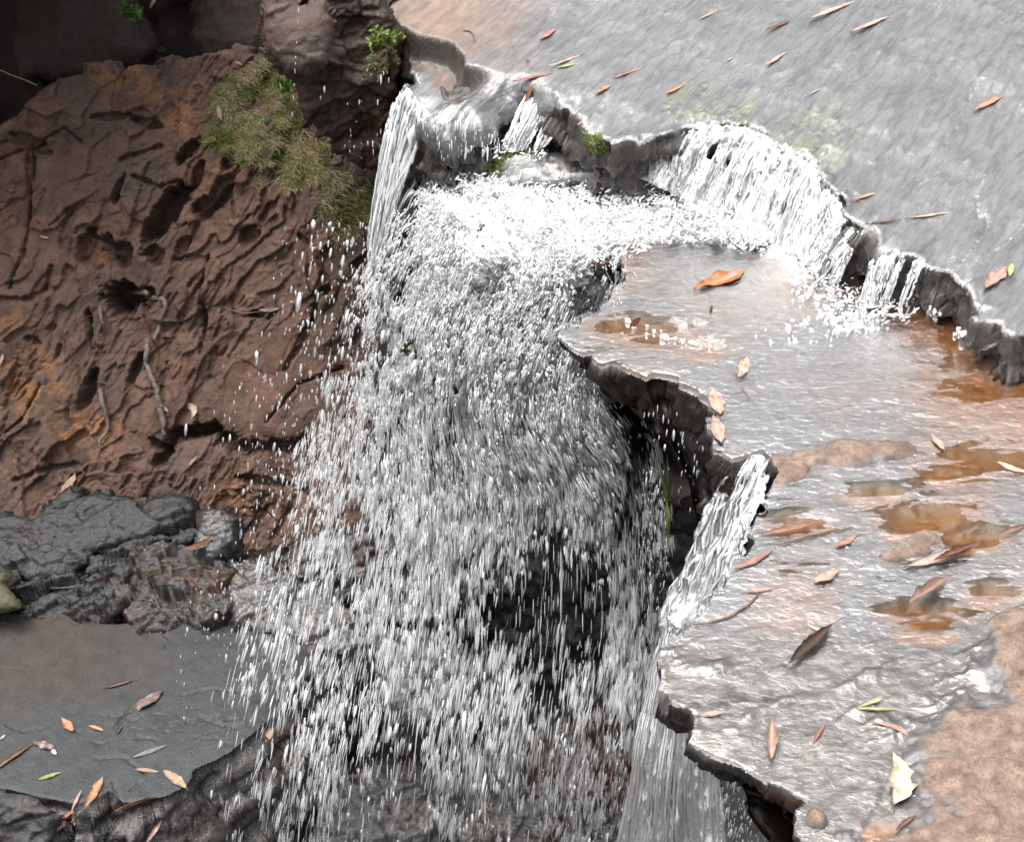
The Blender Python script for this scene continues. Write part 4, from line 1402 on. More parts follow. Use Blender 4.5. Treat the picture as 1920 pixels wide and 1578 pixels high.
    B((1000, 158), (981, 198), .26, (0.5, 0.13, 0.04), 'rust-orange leaf caught upright at the head of the twin chutes', lift=.012)
    B((1094, 228), (1082, 234), .5, (0.6, 0.28, 0.22), 'tiny pink scrap of leaf right of the twin chutes')
    B((1545, 163), (1510, 180), .1, S, 'faint pink sliver of leaf in the middle of the slab')
    B((1375, 108), (1362, 114), .4, S, 'tiny salmon scrap of leaf left of the short salmon leaf')


def low_leaves():
    g = 'fallen leaves on the flat grey slab'
    A = lambda *a, **k: leaf(*a, group=g, **k)
    A((253, 1274), (193, 1292), .16, (0.20, 0.10, 0.065), 'thin rolled brown leaf highest on the flat grey slab', roll=1.3, stalk=.12)
    A((240, 1336), (306, 1299), .34, (0.25, 0.18, 0.165), 'broad wavy grey-brown leaf with a long stalk in the middle of the flat slab', ripple=.06, stalk=.4, curl=.1)
    A((114, 1344), (136, 1370), .42, (0.5, 0.24, 0.11), 'small orange teardrop leaf on the flat slab', wide=.6, stalk=.15)
    A((166, 1360), (194, 1369), .3, (0.48, 0.28, 0.15), 'short tan leaf right of the orange teardrop leaf', roll=.7)
    A((218, 1376), (230, 1360), .3, BROWN, 'tiny folded brown leaf under the broad wavy leaf', fold=.8)
    A((-14, 1446), (62, 1394), .14, (0.22, 0.11, 0.06), 'long stiff brown leaf at the left border of the flat slab', roll=1.1)
    A((60, 1392), (102, 1402), .4, (0.26, 0.19, 0.17), 'greyish curled leaf touching the long stiff brown one', ripple=.08, curl=.2)
    A((96, 1404), (106, 1414), .5, CREAM, 'cream scrap below the greyish curled leaf', ripple=.1)
    A((0, 1386), (10, 1376), .4, (0.45, 0.38, 0.32), 'pale leaf tip at the left border above the stiff brown leaf')
    A((70, 1461), (114, 1447), .24, (0.3, 0.36, 0.07), 'green leaf with a brown end on the flat slab', stalk=.1)
    A((247, 1420), (311, 1397), .2, (0.2, 0.19, 0.185), 'slim silver-grey leaf on the flat slab', stalk=.15)
    A((298, 1446), (250, 1441), .2, (0.42, 0.25, 0.16), 'slim tan leaf left of the broad buff one at the slab edge')
    A((350, 1477), (306, 1443), .34, (0.46, 0.33, 0.20), 'broad buff leaf at the front edge of the flat slab', fold=.2, stalk=.1)
    A((161, 1513), (193, 1457), .28, (0.50, 0.27, 0.13), 'large orange-tan leaf with a pale rib standing over the slab brink', fold=.3, curl=.12)
    A((215, 1519), (292, 1490), .2, (0.48, 0.28, 0.15), 'long orange-tan leaf lying along the brink of the flat slab', bend=.04)
    A((133, 1522), (153, 1479), .2, (0.36, 0.2, 0.17), 'dull pink leaf left of the large orange-tan leaf', roll=.6)
    A((103, 1542), (147, 1514), .26, (0.34, 0.13, 0.07), 'red-brown leaf in the small heap by the corner boulder', roll=.8, lift=.006)
    A((112, 1552), (124, 1536), .5, (0.25, 0.07, 0.05), 'crumpled dark red leaf at the bottom of the small heap', ripple=.1)
    A((140, 1548), (136, 1504), .2, (0.38, 0.19, 0.13), 'upright pinkish-brown leaf in the small heap by the corner boulder', lift=.008)
    A((274, 1580), (305, 1532), .2, (0.42, 0.24, 0.19), 'pink leaf with a white drop on the black banded rock at the bottom', roll=.5)
    A((492, 1396), (513, 1362), .38, (0.52, 0.30, 0.14), 'orange leaf with a dark hole on the black rock among the drops', wide=.55)
    A((610, 1562), (622, 1585), .4, (0.5, 0.22, 0.06), 'orange leaf at the bottom border under the drops')
    g = 'fallen leaves on the brown cliff and its foot'
    B = lambda *a, **k: leaf(*a, group=g, **k)
    B((142, 888), (109, 939), .3, (0.52, 0.33, 0.22), 'large buff leaf leaning at the cliff foot on the left', ripple=.03, curl=.1)
    B((350, 752), (366, 786), .32, CREAM, 'curled cream leaf on the cliff face above the dark overhang', curl=.4, bend=.25, lift=.012)
    B((304, 760), (316, 772), .5, (0.55, 0.38, 0.32), 'small pink flake beside the lower hanging root', lift=.008)
    B((526, 578), (484, 581), .24, (0.26, 0.18, 0.15), 'grey-brown leaf lodged across a crack right on the cliff', lift=.012)
    B((370, 855), (354, 872), .28, (0.42, 0.26, 0.13), 'tan leaf below the dark overhang of the cliff', lift=.008)
    B((6, 662), (0, 684), .3, CREAM, 'cream leaf at the left border of the cliff', lift=.008)
    B((75, 443), (91, 446), .3, CREAM, 'tiny cream leaf on the upper left of the cliff', lift=.008)
    B((408, 198), (415, 226), .4, (0.58, 0.40, 0.31), 'pale peach leaf at the left fringe of the dry grass', lift=.02)
    B((425, 918), (445, 926), .5, (0.46, 0.36, 0.16), 'yellowish scrap of leaf on the orange crumbs at the cliff foot', lift=.008)
    B((342, 1031), (403, 1006), .2, (0.30, 0.14, 0.07), 'bent chestnut leaf bridging the dark gap in the charcoal rocks', bend=-.12, lift=.02)
    B((170, 1074), (193, 1082), .4, (0.26, 0.12, 0.09), 'dark reddish leaf on the lumpy charcoal rock', ripple=.06, lift=.006)
    B((268, 1080), (296, 1069), .3, (0.28, 0.24, 0.04), 'olive-yellow leaf in the stained hollow', lift=.008)
    B((412, 1084), (425, 1082), .4, (0.38, 0.3, 0.12), 'tiny ochre leaf on the rim of the stained hollow', lift=.006)
    B((668, 1072), (690, 1062), .34, (0.42, 0.16, 0.07), 'russet leaf on wet rock behind the middle of the spray', lift=.01)
    B((1095, 1476), (1142, 1474), .4, (0.55, 0.5, 0.48), 'pale grey leaf low in the basin beside the lower chute', lift=.015)
    B((440, 115), (455, 122), .3, (0.4, 0.3, 0.18), 'pale dead leaf in the top of the dry grass', lift=.01)


# ------------------------------------------------------------------ roots and twigs
def stick(name, label, cat, px, radii, mat, lift=0.006, n=28, wob=0.003, seed=0, sides=7, group=None, ypts=None):
    pts = []
    for k, p in enumerate(px):
        if ypts is not None:
            pts.append(at_y(p[0], p[1], ypts[k]))
            continue
        h = probe(*p)
        if h is None:
            continue
        pts.append(h[0] + h[1] * lift)
    pts = np.array(pts)
    t = np.linspace(0, len(pts) - 1, n)
    i = np.minimum(t.astype(int), len(pts) - 2)
    f = (t - i)[:, None]
    # Catmull-Rom
    g = lambda k: pts[np.clip(k, 0, len(pts) - 1)]
    P = 0.5 * (2 * g(i) + (g(i + 1) - g(i - 1)) * f + (2 * g(i - 1) - 5 * g(i) + 4 * g(i + 1) - g(i + 2)) * f ** 2 + (-g(i - 1) + 3 * g(i) - 3 * g(i + 1) + g(i + 2)) * f ** 3)
    P = P + wob * np.stack([fbm(P * 40, 3, 0.6, seed + q) for q in range(3)], -1)
    r = np.interp(t, np.linspace(0, len(pts) - 1, len(radii)), radii) * (1 + 0.22 * fbm(P * 60, 2, 0.5, seed + 7))
    V, F, Cc = tube(P, r, sides)
    o = mesh_obj(name, V, [F, Cc], mat)
    return tag(o, label, cat, group)


def build_roots():
    g = 'roots hanging down the cliff'
    stick('tree_root', 'long thin grey root hanging straight down the cliff, left one', 'root', [(184, 575), (187, 610), (176, 655), (183, 700), (191, 745), (194, 790), (193, 830), (196, 850)],
          [.008, .007, .011, .010, .009, .007, .005], M_ROOT, .024, 40, .006, 1, group=g)
    stick('tree_root', 'knotted grey root hanging down to the dark overhang', 'root', [(275, 632), (283, 660), (282, 690), (292, 725), (300, 760), (301, 790), (305, 818)],
          [.008, .011, .009, .011, .012, .011, .009], M_ROOT, .026, 40, .007, 2, group=g)
    stick('tree_root', 'short bent grey root arching out of the large pit', 'root', [(228, 545), (262, 542), (290, 548), (303, 570), (302, 605), (297, 635)],
          [.007, .009, .010, .010, .009, .007], M_ROOT, .03, 36, .005, 3, group=g)
    stick('tree_root', 'fine root on the left cliff face beside the narrow slot', 'root', [(150, 600), (168, 590), (185, 588)], [.004, .005, .003], M_ROOT, .01, 16, .004, 4, group=g)
    g = 'twigs lying on the wet ledges'
    stick('twig', 'thin bent pinkish twig on the ledge right of the lower chute', 'twig', [(1300, 1173), (1335, 1168), (1372, 1155), (1402, 1135), (1422, 1116)], [.0015, .0028, .0034, .0032, .002], M_TWIG, .004, 24, .002, 5, group=g)
    stick('twig', 'straight dark twig across the ripples near the brown-pink leaf', 'twig', [(1452, 1026), (1500, 1012), (1550, 999), (1600, 991)], [.0016, .0024, .0024, .0014], M_TWIG, .004, 20, .002, 6, group=g)
    stick('twig', 'small dark forked scrap of twig on the upper slab by the dry rock', 'twig', [(868, 58), (885, 64), (889, 80)], [.002, .003, .002], M_TWIG, .004, 12, .004, 7, group=g)
    stick('twig', 'pale twig lying on the lumpy charcoal rock', 'twig', [(92, 1102), (125, 1098), (158, 1094)], [.003, .004, .003], M_ROOT, .006, 14, .002, 8)
    stick('twig', 'tiny dark twig beside the plastered pink leaves', 'twig', [(1390, 728), (1396, 736), (1405, 750)], [.0012, .0018, .001], M_TWIG, .004, 10, .001, 9, group=g)
    stick('twig', 'thin brown twig lying across the cliff right of the big pit', 'twig', [(420, 577), (455, 585), (488, 578)], [.002, .003, .002], M_TWIG, .012, 12, .003, 10)
    stick('dry_stem', 'thin pale stem across the black hollow at the left border', 'stem', [(-10, 128), (25, 142), (70, 160)], [.002, .003, .003], M_STRAW, 0, 14, .003, 11, ypts=[6.0, 6.0, 5.95])


# ------------------------------------------------------------------ grass, moss, plants
def blades(seeds, nrm, L, w, seed, droop=0.8, seg=4, spread=0.7):
    """thin tapering blades; seeds (n,3)"""
    rs = np.random.default_rng(seed)
    n = len(seeds)
    th = rs.uniform(0, 2 * math.pi, n)
    side = np.stack([np.cos(th), np.sin(th), np.zeros(n)], -1)
    up = nrm * (1 - spread) + side * spread + np.array([0, 0, 0.25])
    up /= np.linalg.norm(up, axis=1, keepdims=True)
    LL = L * rs.uniform(0.5, 1.25, n)
    curl = side * rs.normal(0, 0.5, (n, 1)) + rs.normal(0, 0.35, (n, 3))
    rows = []
    p = seeds.copy()
    d = up.copy()
    for k in range(seg + 1):
        ww = w * (1 - k / seg) ** 0.7 * rs.uniform(0.8, 1.2, n) + w * 0.05
        s = np.cross(d, rs.normal(size=(n, 3)) * 0.15 + np.array([0.3, -0.9, 0.2]))
        s /= np.linalg.norm(s, axis=1, keepdims=True) + 1e-9
        rows.append(np.stack([p - s * ww[:, None], p + s * ww[:, None]], 1))
        p = p + d * (LL / seg)[:, None]
        d = d + (np.array([0, 0, -1.0]) * droop + curl * 1.3) / seg
        d /= np.linalg.norm(d, axis=1, keepdims=True)
    R = np.stack(rows, 1).reshape(n, -1, 3)              # n, 2*(seg+1), 3
    m = 2 * (seg + 1)
    base = (np.arange(n) * m)[:, None]
    F = np.concatenate([np.stack([base[:, 0] + 2 * k, base[:, 0] + 2 * k + 1, base[:, 0] + 2 * k + 3, base[:, 0] + 2 * k + 2], -1) for k in range(seg)])
    return R.reshape(-1, 3), F


def scatter_px(polys, n, seed, keep=None, gap=0.0):
    rs = np.random.default_rng(seed)
    pts, nrms = [], []
    poly = np.array(polys, float)
    lo, hi = poly.min(0), poly.max(0)
    q = rs.uniform(lo, hi, (n * 4, 2))
    q = q[inside(q, poly)]
    if gap:
        q = q[fbm(q * gap, 3, 0.6, seed) > -0.05]
    q = q[:n]
    for x, y in q:
        h = probe(x, y)
        if h and (keep is None or any(h[2].startswith(k) for k in keep)):
            pts.append(h[0])
            nrms.append(h[1])
    return np.array(pts), np.array(nrms)


GRASS_PX = [(400, 175), (420, 150), (470, 118), (500, 105), (525, 130), (545, 160), (560, 200), (570, 240), (610, 265), (640, 285), (620, 315), (690, 335), (640, 345), (580, 345), (545, 360), (500, 375), (475, 350), (480, 305), (445, 310), (420, 285), (380, 275), (405, 240), (392, 205)]
GREEN_PX = [(375, 265), (400, 240), (430, 250), (470, 275), (470, 305), (440, 308), (400, 285)]
GREEN2_PX = [(612, 320), (650, 312), (690, 330), (700, 365), (690, 420), (650, 425), (625, 400), (640, 360)]


def build_grass():
    P, N = scatter_px(GRASS_PX, 6000, 41, ['pitted', 'plunge', 'cave'], 0.03)
    V, F = blades(P, N, 0.040, 0.0011, 42, 1.4, 5, 1.0)
    tag(mesh_obj('dry_grass', V, F, M_STRAW, smooth=True), 'matted straw-coloured grass on the cliff below the hanging block', 'grass', kind='stuff')
    P, N = scatter_px(GRASS_PX, 4200, 43, ['pitted'], 0.03)
    P2, N2 = scatter_px(GREEN_PX, 900, 44, ['pitted'])
    P3, N3 = scatter_px(GREEN2_PX, 700, 45, ['pitted', 'plunge'], 0.02)
    P4, N4 = scatter_px([(390, 180), (410, 175), (425, 240), (400, 250)], 200, 46, ['pitted'])
    PP, NN = np.concatenate([P, P2, P3, P4]), np.concatenate([N, N2, N3, N4])
    V, F = blades(PP, NN, 0.028, 0.0015, 47, 0.5, 4, 0.7)
    tag(mesh_obj('green_grass', V, F, M_GREEN), 'short fresh green grass among the straw on the cliff', 'grass', kind='stuff')
    # second straw fringe beside the narrow stream
    P, N = scatter_px([(590, 360), (640, 340), (700, 360), (705, 400), (670, 450), (620, 460), (600, 420)], 1100, 48, ['pitted', 'plunge'], 0.015)
    V, F = blades(P, N, 0.045, 0.0013, 49, 1.2, 5, 0.85)
    tag(mesh_obj('dry_grass', V, F, M_STRAW), 'thin straw hanging on the cliff beside the narrow left stream', 'grass', kind='stuff')
    # mosses on wet rock
    for k, (label, poly, n, L, keep) in enumerate([
            ('bright green moss on the wet wall behind the falling drops', [(755, 650), (775, 630), (800, 650), (825, 660), (820, 700), (780, 715), (755, 700)], 500, .022, None),
            ('small green moss tuft low on the wall behind the falling drops', [(785, 730), (812, 722), (815, 745), (790, 752)], 200, .02, None),
            ('dull green moss on the left face of the mossy rock island', [(912, 292), (950, 282), (1010, 276), (1020, 284), (945, 300), (940, 345), (918, 345)], 600, .014, None),
            ('olive moss under the lip left of the dark notch', [(1095, 250), (1130, 258), (1140, 290), (1105, 290)], 300, .022, None)]):
        P, N = scatter_px(poly, n, 60 + k, keep)
        if len(P) < 5:
            continue
        V, F = blades(P, N, L, 0.0016, 70 + k, 0.3, 3, 0.6)
        tag(mesh_obj('moss', V, F, M_GREEN), label, 'moss', kind='stuff')


def leafy(name, label, cat, stems, mat, lf, nleaf, seed, group=None):
    """small plant: a thin stem per (base, tip), with leaflets along it"""
    rs = np.random.default_rng(seed)
    root = bpy.data.objects.new(name, None)
    COL.objects.link(root)
    root.location = tuple(stems[0][0])
    o0 = np.array(stems[0][0])
    tag(root, label, cat, group)
    sp, LV, LF = [], [], []
    for b, tp in stems:
        b, tp = np.array(b), np.array(tp)
        k = np.linspace(0, 1, 6)[:, None]
        mid = b + (tp - b) * k + np.array([0, 0, 1.0]) * (0.25 * np.linalg.norm(tp - b) * np.sin(k * math.pi) * 0.5)
        sp.append(tube(mid - o0, np.linspace(.0016, .0006, 6), 5))
        for q in range(nleaf):
            u = rs.uniform(0.25, 1.0)
            c = b + (tp - b) * u + np.array([0, 0, 1.0]) * (0.125 * np.linalg.norm(tp - b) * math.sin(u * math.pi))
            d = rs.normal(size=3) * 0.8 + (tp - b) / np.linalg.norm(tp - b) * 0.6
            d /= np.linalg.norm(d)
            s = np.cross(d, rs.normal(size=3) * 0.5 + np.array([0, -0.6, 0.9]))
            s /= np.linalg.norm(s)
            nn = np.cross(s, d)
            l = lf * rs.uniform(0.6, 1.3)
            w = l * 0.24
            n0 = sum(len(x) for x in LV)
            LV.append(np.array([c, c + d * l * .35 + s * w + nn * w * .3, c + d * l * .75 + s * w * .7 + nn * w * .3, c + d * l, c + d * l * .75 - s * w * .7 + nn * w * .3, c + d * l * .35 - s * w + nn * w * .3, c + d * l * .5]) - o0)
            LF += [(n0, n0 + 1, n0 + 6), (n0 + 1, n0 + 2, n0 + 6), (n0 + 2, n0 + 3, n0 + 6), (n0 + 3, n0 + 4, n0 + 6), (n0 + 4, n0 + 5, n0 + 6), (n0 + 5, n0, n0 + 6)]
    V, F = merge(sp)
    mesh_obj('stem', V, F, mat, root)
    mesh_obj('foliage', np.concatenate(LV), np.array(LF), mat, root)
    return root


def tuft(name, label, cat, base_px, tips_px, y, w, mat, group=None):
    root_p = at_y(base_px[0], base_px[1], y)
    parts = []
    V, F = [], []
    for (tx, ty) in tips_px:
        tip = at_y(tx, ty, y - 0.03)
        k = np.linspace(0, 1, 9)[:, None]
        P = root_p + (tip - root_p) * k + np.array([0, -0.03, 0.0]) * np.sin(k * math.pi)
        d = tip - root_p
        s = np.cross(d, np.array([0.2, -1, 0.3]))
        s /= np.linalg.norm(s)
        ww = (w * np.sin(np.pi * np.clip(k * 0.85 + 0.12, 0, 1)) + 0.0002)
        n0 = sum(len(x) for x in V)
        V.append(np.concatenate([P - s * ww, P + s * ww + np.array([0, 0.001, 0])]))
        F += [(n0 + i, n0 + 9 + i, n0 + 10 + i, n0 + 1 + i) for i in range(8)]
    o = mesh_obj(name, np.concatenate(V), np.array(F), mat)
    return tag(o, label, cat, group)


def build_plants():
    def st(px0, tips, y):
        return [(at_y(px0[0] + dx, px0[1], y), at_y(tx, ty, y - 0.05)) for dx, (tx, ty) in zip((-6, 0, 6, 3, -3, 8, -8), tips)]
    h = probe(720, 110)
    y = (h[0][1] if h else 5.0) - 0.02
    leafy('fern', 'leafy light green plant rooted on the hanging block by the left stream', 'plant', st((712, 92), [(700, 55), (712, 62), (722, 60), (748, 62), (758, 74), (740, 72), (695, 78)], y), M_GREEN, .022, 26, 81)
    leafy('hanging_moss', 'straggly dark moss hanging below the light green plant', 'moss', [(at_y(a, b, y), at_y(c, d, y - .03)) for a, b, c, d in [(700, 95, 682, 150), (712, 95, 698, 140), (725, 95, 722, 138), (735, 90, 745, 120), (705, 100, 690, 128), (718, 98, 710, 150)]], mat_plain('dark_moss', (0.03, 0.035, 0.012), (0.12, 0.13, 0.045), 40), .012, 40, 82)
    h = probe(530, 150)
    y = (h[0][1] if h else 5.4) - 0.04
    tuft('grass_tuft', 'short dark green blades beside the hanging block above the straw', 'grass', (540, 172), [(524, 155), (532, 135), (541, 122), (548, 140), (553, 165)], y, .006, M_FERN)
    y = 3.80
    tuft('grass_tuft', 'long yellow-green blades drooping under the middle ledge beside the lower chute', 'grass', (1250, 935), [(1246, 905), (1252, 1030), (1249, 1005), (1256, 980), (1247, 960), (1262, 906), (1251, 850), (1236, 870)], y, .0030, M_GREEN)
    leafy('fern', 'small shadowed plant in the hollow at the top', 'plant', [(at_y(245, 30, 6.1), at_y(x, yy, 6.05)) for x, yy in ((222, 22), (235, 10), (252, 18), (262, 30), (240, 38))], M_FERN, .03, 10, 84)
    tuft('hanging_grass', 'pale blade of grass hanging at the top border over the hollow', 'grass', (300, -20), [(280, 16), (292, 0)], 5.9, .006, M_STRAW)


# ------------------------------------------------------------------ moving water
def drops_mesh(P, D, L, R, A, name, label, cat=None, sides=5, extra=None):
    """P centres, D unit direction, L half lengths, R radii, A opacity: rounded, slightly tear-shaped drops"""
    n = len(P)
    rings = np.array([-0.82, -0.35, 0.2, 0.68])
    rad = np.array([0.62, 1.0, 0.92, 0.5])
    a = np.random.default_rng(5).normal(size=(n, 3))
    S = np.cross(D, a)
    S /= np.linalg.norm(S, axis=1, keepdims=True)
    T = np.cross(S, D)
    ang = np.arange(sides) * 2 * math.pi / sides
    m = sides * 4 + 2
    V = np.zeros((n, m, 3))
    V[:, 0] = P - D * L[:, None]
    V[:, -1] = P + D * L[:, None]
    for k in range(4):
        for j in range(sides):
            V[:, 1 + k * sides + j] = P + D * (L * rings[k])[:, None] + (S * math.cos(ang[j]) + T * math.sin(ang[j])) * (R * rad[k])[:, None]
    q, t = [], []
    for k in range(3):
        for j in range(sides):
            j2 = (j + 1) % sides
            q.append((1 + k * sides + j, 1 + k * sides + j2, 1 + (k + 1) * sides + j2, 1 + (k + 1) * sides + j))
    for j in range(sides):
        j2 = (j + 1) % sides
        t.append((0, 1 + j2, 1 + j))
        t.append((m - 1, 1 + 3 * sides + j, 1 + 3 * sides + j2))
    base = (np.arange(n) * m)[:, None, None]
    Q = (np.array(q)[None] + base).reshape(-1, 4)
    Tt = (np.array(t)[None] + base).reshape(-1, 3)
    o = mesh_obj(name, V.reshape(-1, 3), [Q, Tt], M_WHITE if name == 'splash_drops' else M_DROP, attrs=dict(alpha=np.repeat(A, m)))
    return tag(o, label, cat, kind='stuff')


def curve(pts, t):
    """pts list of (px, py, y) -> world points at parameters t (0..1)"""
    W3 = np.array([at_y(*p) for p in pts])
    k = np.clip(np.asarray(t) * (len(pts) - 1), 0, len(pts) - 1.0001)
    i = k.astype(int)
    f = (k - i)[..., None]
    f = f
    g = lambda j: W3[np.clip(j, 0, len(pts) - 1)]
    return 0.5 * (2 * g(i) + (g(i + 1) - g(i - 1)) * f + (2 * g(i - 1) - 5 * g(i) + 4 * g(i + 1) - g(i + 2)) * f ** 2 + (-g(i - 1) + 3 * g(i) - 3 * g(i + 1) + g(i + 2)) * f ** 3)


FALL_L = [(800, 330, 4.76), (735, 385, 4.72), (655, 540, 4.66), (600, 740, 4.58), (545, 900, 4.46), (485, 1080, 4.30), (432, 1230, 4.12), (372, 1420, 3.90), (320, 1650, 3.70)]
FALL_R = [(1150, 420, 4.42), (1178, 470, 4.40), (1120, 590, 4.36), (1120, 720, 4.32), (1225, 850, 4.28), (1255, 1000, 4.20), (1262, 1180, 4.10), (1235, 1380, 3.95), (1180, 1650, 3.95)]


def fall_point(s, t):
    a, b = curve(FALL_L, t), curve(FALL_R, t)
    return a + (b - a) * s[:, None]


def to_px(W3):
    q = W3 - EYE
    z = q @ FWD
    return np.stack([960 + (q @ RGT) / z * FPX, 789 - (q @ UPV) / z * FPX], -1)


def build_spray():
    rs = np.random.default_rng(77)
    # --- main body of falling drops
    n = 80000
    s = rs.beta(1.15, 1.0, n)
    t = rs.uniform(0.0, 1.0, n)
    P = fall_point(s, t)
    P2 = fall_point(s, np.clip(t + 0.012, 0, 1))
    D = P2 - P
    D /= np.linalg.norm(D, axis=1, keepdims=True) + 1e-9
    px = to_px(P)
    # where the water is thick
    core = np.exp(-((px[:, 0] - (1010 - 0.20 * (px[:, 1] - 400))) / (190 + 0.06 * (px[:, 1] - 300))) ** 2)
    high = sstep(980, 480, px[:, 1])
    dens = (0.16 + 1.05 * core * high + 0.24 * core) * (1 - 0.66 * sstep(0.35, 0.8, t))
    dens *= sstep(0.0, 0.10, s + 0.03) * 0.9 + 0.1
    dens += 0.16 * sstep(900, 1050, px[:, 0]) * sstep(750, 950, px[:, 1])
    # clumps: sheets of water break up into tongues
    cl = fbm(np.stack([px[:, 0] / 85, px[:, 1] / 150, P[:, 1] * 2], -1), 4, 0.6, 12)
    cl2 = fbm(np.stack([(px[:, 0] + 0.35 * px[:, 1]) / 240, px[:, 1] / 190], -1), 3, 0.5, 15)
    dens *= np.clip(0.62 + 3.4 * cl * (1 - 0.6 * core * high) + 1.2 * cl2, 0.02, 2.6)
    # darker holes seen in the lower right of the fall
    for (x, y, a, b, k) in ((1120, 1130, 60, 80, .3), (1040, 1250, 60, 60, .35), (1010, 1420, 50, 100, .4), (650, 1330, 80, 80, .5), (1215, 1050, 40, 200, .5), (880, 250, 90, 40, .8), (840, 330, 60, 70, .75), (760, 420, 70, 70, .6),
                            (1150, 1420, 60, 60, .6), (700, 1150, 40, 60, .3), (690, 820, 60, 60, .45), (640, 900, 50, 80, .4), (1210, 1280, 40, 100, .5), (750, 1320, 60, 30, .3)):
        dens *= 1 - k * np.exp(-((px[:, 0] - x) / a) ** 2 - ((px[:, 1] - y) / b) ** 2)
    keep = rs.uniform(size=n) < dens
    P, D, px, t, s, core, high = P[keep], D[keep], px[keep], t[keep], s[keep], core[keep], high[keep]
    n = len(P)
    depth = rs.normal(0, 0.10, n)
    P = P + np.array([0, 1, 0]) * (depth - 0.13 * high)[:, None] + rs.normal(0, 0.012, (n, 3))
    D = D + rs.normal(0, 0.07, (n, 3)) + np.array([0, 0, -1.0]) * 0.25
    D /= np.linalg.norm(D, axis=1, keepdims=True)
    print('clusters', n)
    # round drops
    m = rs.uniform(size=n) < 0.20 - 0.10 * t
    k = m.sum()
    R = (0.0026 + 0.0018 * t[m]) * rs.lognormal(0, 0.4, k)
    L = R * (1.4 + 2.2 * t[m] * rs.uniform(0.5, 1.5, k) + 0.8 * rs.uniform(0, 1, k))
    drops_mesh(P[m], D[m], L, R, np.clip(rs.beta(1.6, 1.1, k) * 0.8 + 0.25, 0, 1), 'water_drops', 'thousands of white falling drops fanning out below the ledge', 'falling water')
    # torn shreds: each a bundle of thin parallel threads of different strength
    cnt = np.clip(rs.lognormal(1.75, 0.55, n).astype(int), 2, 22)
    own = np.repeat(np.arange(n), cnt)
    N = len(own)
    sz = (0.0050 + 0.0035 * t)[own] * rs.lognormal(0, 0.35, n)[own] * np.sqrt(cnt / 6.0)[own]
    off = rs.normal(size=(N, 3)) * sz[:, None] * 0.62
    al = rs.normal(size=N) * sz * 0.9
    PP = P[own] + off + D[own] * al[:, None]
    DD = D[own] + rs.normal(0, 0.035, (N, 3))
    DD /= np.linalg.norm(DD, axis=1, keepdims=True)
    R = 0.0014 * rs.lognormal(0, 0.45, N) * (1.25 - 0.35 * t[own])
    L = (0.0042 + 0.0185 * t[own] * rs.uniform(0.7, 1.3, n)[own]) * rs.lognormal(0, 0.4, n)[own] * rs.lognormal(0, 0.2, N)
    br = np.clip(rs.beta(1.5, 1.2, n) * 0.85 + 0.2 + 0.9 * (core * high), 0, 1.4)[own]
    A = np.clip(br * rs.uniform(0.35, 1.15, N) * (1 - 0.35 * t[own] ** 1.5), 0.05, 1)
    print('threads', N)
    drops_mesh(PP, DD, np.maximum(L, R * 1.3), R, A, 'water_shreds', 'torn white shreds of water falling in bundles between the drops', 'falling water', 4)
    # long glassy threads that still hold together
    n = 5200
    s = rs.beta(1.3, 1.3, n)
    t = rs.beta(1.2, 1.6, n)
    P = fall_point(s, t)
    D = fall_point(s, np.clip(t + 0.02, 0, 1)) - P
    D /= np.linalg.norm(D, axis=1, keepdims=True) + 1e-9
    D = D + np.array([0, 0, -0.5]) + rs.normal(0, 0.03, (n, 3))
    D /= np.linalg.norm(D, axis=1, keepdims=True)
    px = to_px(P)
    keep = fbm(np.stack([px[:, 0] / 60, px[:, 1] / 200], -1), 3, 0.6, 18) > -0.08
    P, D, t = P[keep], D[keep], t[keep]
    n = len(P)
    P = P + rs.normal(0, 1, (n, 3)) * np.array([0.01, 0.09, 0.01]) - np.array([0, 0.05, 0])
    R = 0.0016 * rs.lognormal(0, 0.4, n)
    drops_mesh(P, D, (0.016 + 0.022 * t) * rs.lognormal(0, 0.4, n), R, rs.uniform(0.12, 0.55, n), 'water_threads', 'long thin glassy threads of water running down through the drops', 'falling water', 4)
    # --- stray drops to the left and fine spray
    n = 1500
    k = rs.choice(3, n, p=[.5, .3, .2])
    x = np.where(k == 0, rs.normal(640, 70, n), np.where(k == 1, rs.normal(480, 80, n), rs.normal(560, 60, n)))
    y = np.where(k == 0, rs.uniform(420, 1000, n), np.where(k == 1, rs.uniform(1100, 1600, n), rs.uniform(700, 1300, n)))
    x = np.maximum(x - 0.12 * (y - 600), 300 + rs.normal(0, 40, n))
    yy = rs.uniform(3.95, 4.7, n)
    P = np.array([at_y(a, b, c) for a, b, c in zip(x, y, yy)])
    D = np.array([-0.16, -0.05, -1.0]) + rs.normal(0, 0.04, (n, 3))
    D /= np.linalg.norm(D, axis=1, keepdims=True)
    R = 0.0022 * rs.lognormal(0, 0.45, n)
    L = R * rs.uniform(2.0, 5.0, n)
    drops_mesh(P, D, L, R, rs.uniform(0.15, 0.8, n), 'stray_drops', 'loose drops flying past the cliff and the grey slab', 'falling water')


def foam_surface():
    """churned white water from the pool over the brink: lumpy sheet, thick and thin"""
    top = [(905, 300, 4.72), (985, 335, 4.66), (1090, 335, 4.60), (1200, 335, 4.52), (1300, 350, 4.47), (1400, 420, 4.38), (1470, 455, 4.30)]
    brink = [(880, 340, 4.66), (945, 385, 4.58), (1040, 430, 4.50), (1130, 455, 4.44), (1240, 440, 4.40), (1340, 455, 4.34), (1440, 480, 4.27)]
    return top, brink


